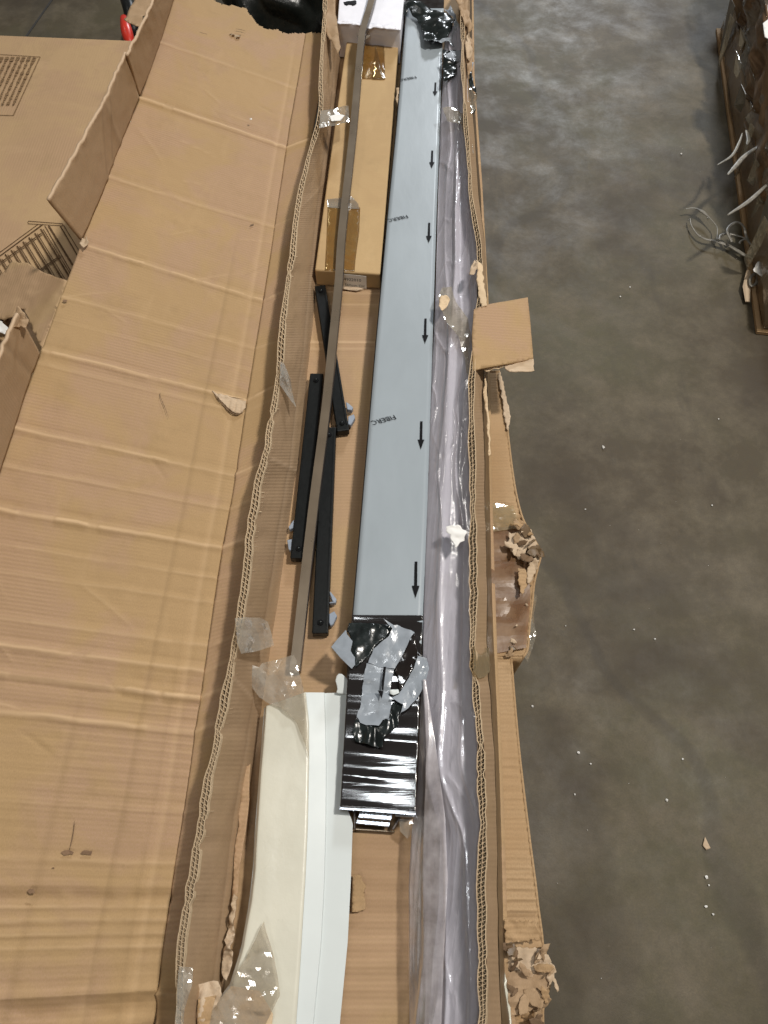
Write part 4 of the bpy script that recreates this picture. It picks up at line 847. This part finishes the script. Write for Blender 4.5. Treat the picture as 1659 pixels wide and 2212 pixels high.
def bag(U, V, S, T):
    x = S * 1; r1 = 1 - np.abs(np.sin((S * 26 + 1.8 * vn(T * 2.2, T * 0, 3) + .8 * vn(T * 7, S * 8, 5)) * np.pi))
    r2 = 1 - np.abs(np.sin((S * 90 + T * 6 + 2.2 * vn(T * 3, S * 12, 9)) * np.pi))
    r3 = 1 - np.abs(2 * vn(S * 22 + T * 5, T * 7 - S * 12, 12)) * 2
    e = np.sin(np.pi * U) ** .4
    return e * (.0042 * r1 ** 2 * (.4 + vn(T * 1.5, S * 5, 2) + .5) + .0012 * r2 ** 4 * np.clip(vn(T * 2, S * 6, 4) + .4, 0, 1) + .009 * np.exp(-((S - .075 + .028 * (T - .35)) / .008) ** 2) * np.clip(1.2 - abs(T - 1.0) * 1.2, 0, 1) + .005 * np.clip(r3, 0, 1) ** 5 * np.clip(vn(T * 3, S * 3, 8) + .3, 0, 1) + .007 * fbm(S * 9, T * 2.5, 15, 2))
ruled('plastic_film', [a0, m1, m2, a4], M['lilac'], PB, nv=1100, nu=60, disp=bag)
sh = lambda L, d: [p + Vector((0, 0, d)) for p in L]
ruled('clear_over_film', [sh(a0, .002), sh(m1, .0035), sh(m2, .0035), sh(a4, .002)], M['overfilm'], PB, nv=900, nu=50, disp=lambda U, V, S, T: bag(U, V, S, T) + .0012 + .0035 * np.clip(1 - np.abs(vn(S * 16 + T * 5, T * 9 - S * 8, 12)) * 9, 0, 1) ** 2 * np.clip(vn(T * 4, S * 4, 14) + .25, 0, 1))
# cloudy outer film, wider at the near end
yc = list(np.linspace(1470, 2330, 50))
cl_ = by_y([(912, 1470), (908, 1560), (902, 1700), (890, 1800), (884, 1900), (884, 2100), (888, 2330)], yc, lambda y: float(np.interp(y, [1470, 1600, 1750, 2330], [.398, .39, .365, .358])))
cr_ = by_y([(920, 1470), (940, 1600), (962, 1760), (968, 1900), (958, 2100), (950, 2330)], yc, .408)
cm_ = [a.lerp(b, .5) + Vector((0, 0, .006)) for a, b in zip(cl_, cr_)]
ruled('outer_film', [cl_, cm_, cr_], M['smoke'], PB, nv=900, nu=40, disp=lambda U, V, S, T: bag(U, V, S * 1.1 + .7, T * 1.1) * .6 + .001)
patch('clear_tape', [(946, 640), (955, 620), (975, 622), (985, 650), (1010, 690), (1022, 740), (1028, 790), (1024, 830), (1008, 805), (1004, 770), (990, 730), (962, 690)], .430, M['clear'], PB, 6, .010, 50, .0003, 231)
patch('clear_tape', [(956, 236), (978, 232), (1004, 246), (1016, 280), (1024, 330), (1014, 320), (996, 270), (966, 262)], .436, M['clear'], PB, 5, .012, 50, .0003, 232)
patch('film_scrap', [(950, 640), (962, 636), (972, 646), (966, 662), (955, 672), (948, 662)], .432, M['edge'], PB, 4, .006, 60, .0004, 233)
tag(patch('paper_scrap', jag([(964, 1137), (975, 1134), (984, 1136), (988, 1133), (995, 1136), (998, 1142), (1007, 1146), (1010, 1152), (1003, 1160), (1004, 1167), (996, 1170), (990, 1178), (984, 1184), (980, 1172), (974, 1166), (973, 1155), (964, 1148)], 4, 1.2), .449, M['paper'], None, 4, .003, 60, .0005, 240),
    'torn scrap of white paper stuck on the lilac plastic film', 'paper scrap')

# ------------------------------------------------------------------ white profile with cream film
WP = thing('white_profile', 'white metal profile with hooked end and cream film, taped at both ends', 'profile')
wl = [(571, 1528), (560, 1667), (551, 1788), (546, 1880), (538, 1950), (520, 2050), (470, 2212), (440, 2330)]
wm = [(661, 1500), (668, 1560), (668, 1650), (665, 1790), (660, 1900), (655, 1980), (648, 2100), (640, 2212), (636, 2330)]
wr_ = [(752, 1494), (750, 1560), (745, 1650), (742, 1720), (764, 1777), (760, 1900), (753, 2036), (736, 2212), (730, 2330)]
yw = list(np.linspace(1496, 2330, 60)); yw2 = [1496 + (y - 1496) for y in yw]
c0 = by_y(wl, list(np.linspace(1528, 2330, 60)), .372); c1 = by_y(wm, yw, .374)
cr1 = by_y([(700, 1494), (704, 1650), (703, 1777), (700, 1900), (693, 2036), (676, 2212), (672, 2330)], yw, .370); cr2 = by_y([(x - 2, y) for x, y in wr_], yw, .366)
ruled('profile_face', [[p + Vector((0, 0, .001)) for p in c1], cr1], M['white'], WP, nv=80, nu=4, thick=.0015, smooth=False)
ruled('profile_flange', [[p + Vector((0, 0, -.0035)) for p in cr1], cr2], M['white'], WP, nv=80, nu=4, thick=.0015, smooth=False)
ruled('profile_step', [cr1, [p + Vector((.001, 0, -.0035)) for p in cr1]], M['white'], WP, nv=80, nu=2, thick=.001, smooth=False)
ruled('cream_film', [[p + Vector((0, 0, -.004)) for p in c0], [a.lerp(b, .06) + Vector((0, 0, .004)) for a, b in zip(c0, c1)], [p + Vector((0, 0, .004)) for p in c1]], M['cream'], WP, nv=200, nu=30, disp=lambda U, V, S, T: .0014 * fbm(S * 18, T * 9, 31), thick=.0008)
ruled('profile_side', [[p + Vector((0, 0, -.005)) for p in c0], [p + Vector((.012, 0, -.045)) for p in c0]], M['white'], WP, nv=40, nu=3, thick=.001)
patch('hook_lip', [(727, 1496), (729, 1488), (725, 1470), (727, 1460), (732, 1455), (739, 1456), (747, 1463), (751, 1470), (753, 1500)], .376, M['white'], WP, 4, 0, 60, .014, 251)
patch('white_backing', [(552, 1802), (600, 1802), (600, 1870), (549, 1862)], .366, M['white'], WP, 12, 0, 60, .01, 252)
patch('clear_tape', [(533, 1440), (545, 1438), (560, 1442), (566, 1432), (600, 1427), (634, 1414), (640, 1424), (645, 1450), (652, 1472), (660, 1510), (668, 1640), (660, 1610), (640, 1560), (608, 1530), (582, 1520), (560, 1506), (545, 1486)], .384, M['clear'], WP, 6, .010, 45, .0003, 253)
patch('clear_tape', [(570, 1990), (590, 2060), (600, 2110), (605, 2150), (560, 2240), (440, 2240), (455, 2180), (500, 2120), (530, 2070), (552, 2030)], (.388), M['clear'], WP, 7, .010, 50, .0003, 254)
patch('amber_tape', [(500, 2130), (560, 2140), (590, 2190), (585, 2240), (432, 2240), (445, 2190)], .384, M['edge'], WP, 8, .004, 32, .0006, 255)
for i, g in enumerate([[(444, 2100), (475, 2085)]]): pass

# ------------------------------------------------------------------ loose clear tapes on the rim and wall (parts of the open carton)
patch('clear_tape', [(692, 240), (712, 236), (753, 228), (754, 264), (725, 270), (690, 276)], [.468, .46, .43, .43, .455, .468], M['clear'], BOX, 5, .005, 70, .0003, 261)
patch('tape_residue', [(712, 250), (730, 246), (745, 249), (736, 260), (716, 262)], [.464, .455, .447, .449, .46], M['paper'], BOX, 4, .002, 70, .0003, 262)
patch('clear_tape', [(508, 1336), (530, 1334), (562, 1334), (578, 1342), (586, 1366), (592, 1394), (560, 1404), (522, 1414), (513, 1390)], [.47, .468, .44, .43, .42, .42, .44, .466, .47], M['clear'], BOX, 5, .010, 55, .0003, 263)
patch('clear_tape', [(606, 780), (614, 786), (628, 820), (632, 850), (640, 880), (626, 862), (604, 830)], [.468, .46, .44, .43, .42, .44, .466], M['clear'], BOX, 5, .004, 60, .0003, 264)
patch('clear_tape', [(386, 2088), (416, 2090), (414, 2130), (398, 2180), (392, 2240), (378, 2240), (380, 2150)], .474, M['clear'], BOX, 5, .014, 55, .0003, 265)
patch('torn_flake', jag([(762, 1890), (776, 1888), (782, 1900), (790, 1912), (786, 1936), (790, 1950), (789, 1966), (760, 1970)], 6, 1.5, skip=(7,)), ZF + .009, M['box'], BOX, 6, .003, 70, .001, 266, aniso=(.3, 2))
patch('clear_tape', [(862, 1770), (890, 1768), (900, 1790), (880, 1812), (864, 1796)], .352, M['clear'], GB, 5, .008, 55, .0003, 267)

# ------------------------------------------------------------------ wrapped stack at the upper right
def crinkle_box(name, x0, x1, y0, y1, z0_, z1_, mat, parent, seed, amp=.006, bevel=.012):
    bm = bmesh.new(); bmesh.ops.create_cube(bm, size=1)
    for v in bm.verts: v.co = Vector(((x0 + x1) / 2 + v.co.x * (x1 - x0), (y0 + y1) / 2 + v.co.y * (y1 - y0), (z0_ + z1_) / 2 + v.co.z * (z1_ - z0_)))
    bmesh.ops.bevel(bm, geom=list(bm.edges), offset=bevel, segments=3, affect='EDGES', profile=.5)
    bmesh.ops.subdivide_edges(bm, edges=list(bm.edges), cuts=14, use_grid_fill=True)
    bmesh.ops.recalc_face_normals(bm, faces=bm.faces); bm.normal_update()
    co_ = np.array([tuple(v.co) for v in bm.verts]); h = fbm(co_[:, 0] * 9 + co_[:, 2] * 7, co_[:, 1] * 9 - co_[:, 2] * 11, seed, 4) * amp
    uv = bm.loops.layers.uv.new('UVMap')
    for v, hh in zip(bm.verts, h): v.co += v.normal * float(hh)
    for f in bm.faces:
        for l in f.loops: l[uv].uv = (l.vert.co.y, l.vert.co.x + l.vert.co.z)
    me = bpy.data.meshes.new(name); bm.to_mesh(me); bm.free(); return finish(name, me, mat, parent)
pn = D(1640, 718, 0); pf = D(1588, 336, 0)
WS = thing('wrapped_carton', 'low flat brown carton on the floor, bottom of the stack at the right edge', 'carton')
yaw = math.atan2(pf.x - pn.x, pf.y - pn.y)
crinkle_box('carton_body', 0, .9, 0, 1.6, .014, .13, M['lower'], WS, 61, .004)
crinkle_box('wrap_film', -.006, .906, -.006, 1.606, .012, .136, M['wrap'], WS, 63, .012)
prism('base_board', [Vector((-.012, -.01, .012)), Vector((.92, -.01, .012)), Vector((.92, 1.62, .012)), Vector((-.012, 1.62, .012))], .0095, M['lower'], WS)
WS.location = (pn.x, pn.y, 0); WS.rotation_euler = (0, 0, -yaw)
WT = thing('wrapped_carton', 'bulging brown carton in glossy torn wrap overhanging the top of the right-hand stack', 'carton')
crinkle_box('carton_body', .0, .88, .42, 1.75, .142, .32, M['dark_carton'], WT, 71, .050, .03)
crinkle_box('wrap_film', -.012, .895, .405, 1.765, .140, .33, M['brown_tape'], WT, 73, .070, .03)
crinkle_box('wrap_film', -.016, .900, .40, 1.77, .139, .335, M['wrap'], WT, 75, .085, .03)
for i in range(14):
    y_ = .22 + .09 * i; x_ = -.0 - .05 * R.random(); l_ = .02 + .05 * R.random(); dn = .05 + .12 * R.random()
    vs_ = [(x_, y_, .20), (x_ - .01, y_ + l_, .20), (x_ + .03 - R.random() * .04, y_ + l_ * .8, .20 - dn), (x_ + .02, y_ + l_ * .5, .20 - dn * 1.2), (x_ + .012, y_ + l_ * .1, .20 - dn * .5)]
    me = bpy.data.meshes.new('hanging_film'); me.from_pydata(vs_, [], [(0, 1, 2, 3, 4)]); me.update(); finish('hanging_film', me, M[('wrap', 'string', 'wrap')[i % 3]], WT, False, .001)
WT.location = (pn.x, pn.y, 0); WT.rotation_euler = (0, 0, -yaw)
patch('shipping_label', [(1648, 50), (1662, 40), (1700, 60), (1690, 100), (1652, 80)], .352, M['paper'], None, 10, .001, 60, .0006, 271)
lab = bpy.data.objects['shipping_label']; tag(lab, 'white label corner on the upper wrapped carton at the right edge', 'label')
STR = thing('shredded_film', 'tangle of torn pale film strings curling on the floor beside the right stack', 'plastic string')
k4 = .1612
def T4(pts, z): return [D(1426.4 + x * k4, 384 + y * k4, zz) for (x, y), zz in zip(pts, z if isinstance(z, list) else [z] * len(pts))]
def string(pts, z, r, tp=None, flat=.35):
    r = r * .75; P = resample(T4(pts, z), np.linspace(0, 1, len(pts) * 7)); tube('film_string', P, r, M['string'], STR, 6, tp, True, flat)
string([(340, 420), (440, 405), (540, 440), (620, 500), (700, 580), (760, 660), (765, 740), (760, 830)], .03, .0075, lambda t: .35 + 1.1 * math.exp(-((t - .33) / .14) ** 2))
string([(400, 540), (420, 640), (500, 760), (600, 820), (700, 840), (800, 870), (920, 910), (1040, 980), (1120, 1030), (1210, 1050), (1300, 1020), (1400, 1000)], .02, .009, lambda t: .25 + .9 * min(1, t * 1.6))
string([(790, 830), (810, 770), (880, 750), (930, 770), (960, 850)], .03, .006)
string([(960, 860), (900, 740), (910, 670), (980, 610), (1050, 600), (1120, 660), (1150, 780), (1200, 880), (1280, 930), (1310, 1000)], .04, .0065)
string([(930, 750), (1050, 780), (1160, 820)], .04, .005)
string([(1060, 880), (1090, 840), (1150, 830), (1200, 880)], .04, .005)
string([(1290, 1060), (1290, 1180), (1300, 1300), (1290, 1400), (1220, 1450), (1200, 1380), (1230, 1310), (1300, 1270), (1400, 1230)], .03, .006)
patch('torn_film', jag([(1636, 566), (1650, 568), (1662, 582), (1670, 596), (1650, 600), (1636, 588), (1626, 584)], 5, 1.5), .06, M['paper'], STR, 4, .012, 60, .0004, 281)
for pts, r in [([(1500, 20), (1200, 300), (900, 500)], .007), ([(1440, -500), (1150, -310), (1000, -150), (900, -40)], .008), ([(1100, -600), (1060, -480), (960, -300), (760, -170)], .005), ([(1150, -640), (1180, -520), (1160, -440)], .008)]:
    string(pts, .19, r, lambda t: .5 + .8 * math.sin(math.pi * t), .2)
tag(tube('cardboard_strip', [D(1617, 584, .02), D(1613, 620, .02), D(1615, 652, .012)], .010, M['torn'], None, 6, lambda t: .6 + .6 * math.sin(3 * t), False, .35), 'small torn strip of cardboard on the floor by the stack corner', 'cardboard strip')

# ------------------------------------------------------------------ far left: black bag and red object
BAG = bmesh.new(); bmesh.ops.create_icosphere(BAG, subdivisions=5, radius=1)
cc = D(610, 28, .22)
co_ = np.array([tuple(v.co) for v in BAG.verts]); hh = fbm(co_[:, 0] * 3 + co_[:, 2] * 2, co_[:, 1] * 3 - co_[:, 2], 81, 4)
for v, h_ in zip(BAG.verts, hh):
    s = 1 + float(h_) * .22; v.co = Vector((cc.x + math.copysign(abs(v.co.x) ** .6, v.co.x) * .23 * s, cc.y + .30 + math.copysign(abs(v.co.y) ** .6, v.co.y) * .30 * s, max(.003, .20 + v.co.z * .21 * s)))
me = bpy.data.meshes.new('black_bag'); BAG.to_mesh(me); BAG.free()
tag(finish('black_bag', me, M['black_bag'], None), 'black plastic covered bulk on the floor beyond the torn lid', 'bag')
RB = thing('red_handled_tool', 'black tool with a bright red curved grip beyond the lid corner', 'tool')
tube('red_grip', resample([D(268, 40, .30), D(272, 60, .30), D(277, 80, .29), D(282, 96, .28)], np.linspace(0, 1, 16)), .017, M['red'], RB, 12, lambda t: .75 + .35 * math.sin(3.1 * t))
tube('tool_body', [D(268, -20, .30), D(280, 20, .30), D(288, 60, .27), D(292, 84, .25)], .022, M['black_plastic'], RB, 10)
tube('tool_leg', [D(280, 40, .27), D(281, 42, .004)], .012, M['black_plastic'], RB, 8)

# ------------------------------------------------------------------ crumbs and scraps
bm = bmesh.new()
def crumb(x, y, r, z=.003):
    r = r * .7; c = D(x, y, z); g0 = R.uniform(0, 6)
    v = [bm.verts.new(c + Vector((r * R.uniform(.5, 1.2) * math.cos(g0 + g), r * R.uniform(.5, 1.2) * math.sin(g0 + g), R.uniform(0, r * .4)))) for g in (0, 1.3, 2.5, 3.8, 5.0)]
    t = bm.verts.new(c + Vector((0, 0, r * .8)))
    for i in range(5): bm.faces.new((v[i], v[(i + 1) % 5], t))
for x, y, r in [(1303, 966, .007), (1538, 1092, .004), (1440, 1728, .005), (1526, 1894, .006), (1531, 1912, .003), (1525, 1958, .004), (1540, 1975, .004), (1472, 332, .006), (1530, 470, .006), (1361, 620, .004), (1150, 1525, .005), (1276, 1650, .003), (1222, 1352, .003), (1265, 1100, .004),
                (1370, 1360, .004), (1415, 1380, .004), (1552, 905, .003), (1340, 640, .004), (1242, 1716, .003), (1250, 1626, .005), (1475, 1640, .004)]: crumb(x, y, r)
for x, y, z, r in [(542, 258, .415, .007), (402, 2198, .0, 0)]:
    if r: crumb(x, y, r, z)
for i in range(22): crumb(R.uniform(1180, 1650), R.uniform(0, 2212), R.uniform(.0006, .0015))
me = bpy.data.meshes.new('floor_debris'); bm.to_mesh(me); bm.free(); o = finish('floor_debris', me, M['paper'], None, False, kind='stuff'); tag(o, 'tiny pale crumbs and chips scattered on the concrete', 'debris')
tag(patch('paper_chip', [(1523, 1808), (1530, 1822), (1535, 1832), (1526, 1836), (1518, 1826)], .004, M['torn'], None, 5, .001, 60, .001, 291), 'small tan leaf-shaped cardboard chip alone on the concrete', 'chip')
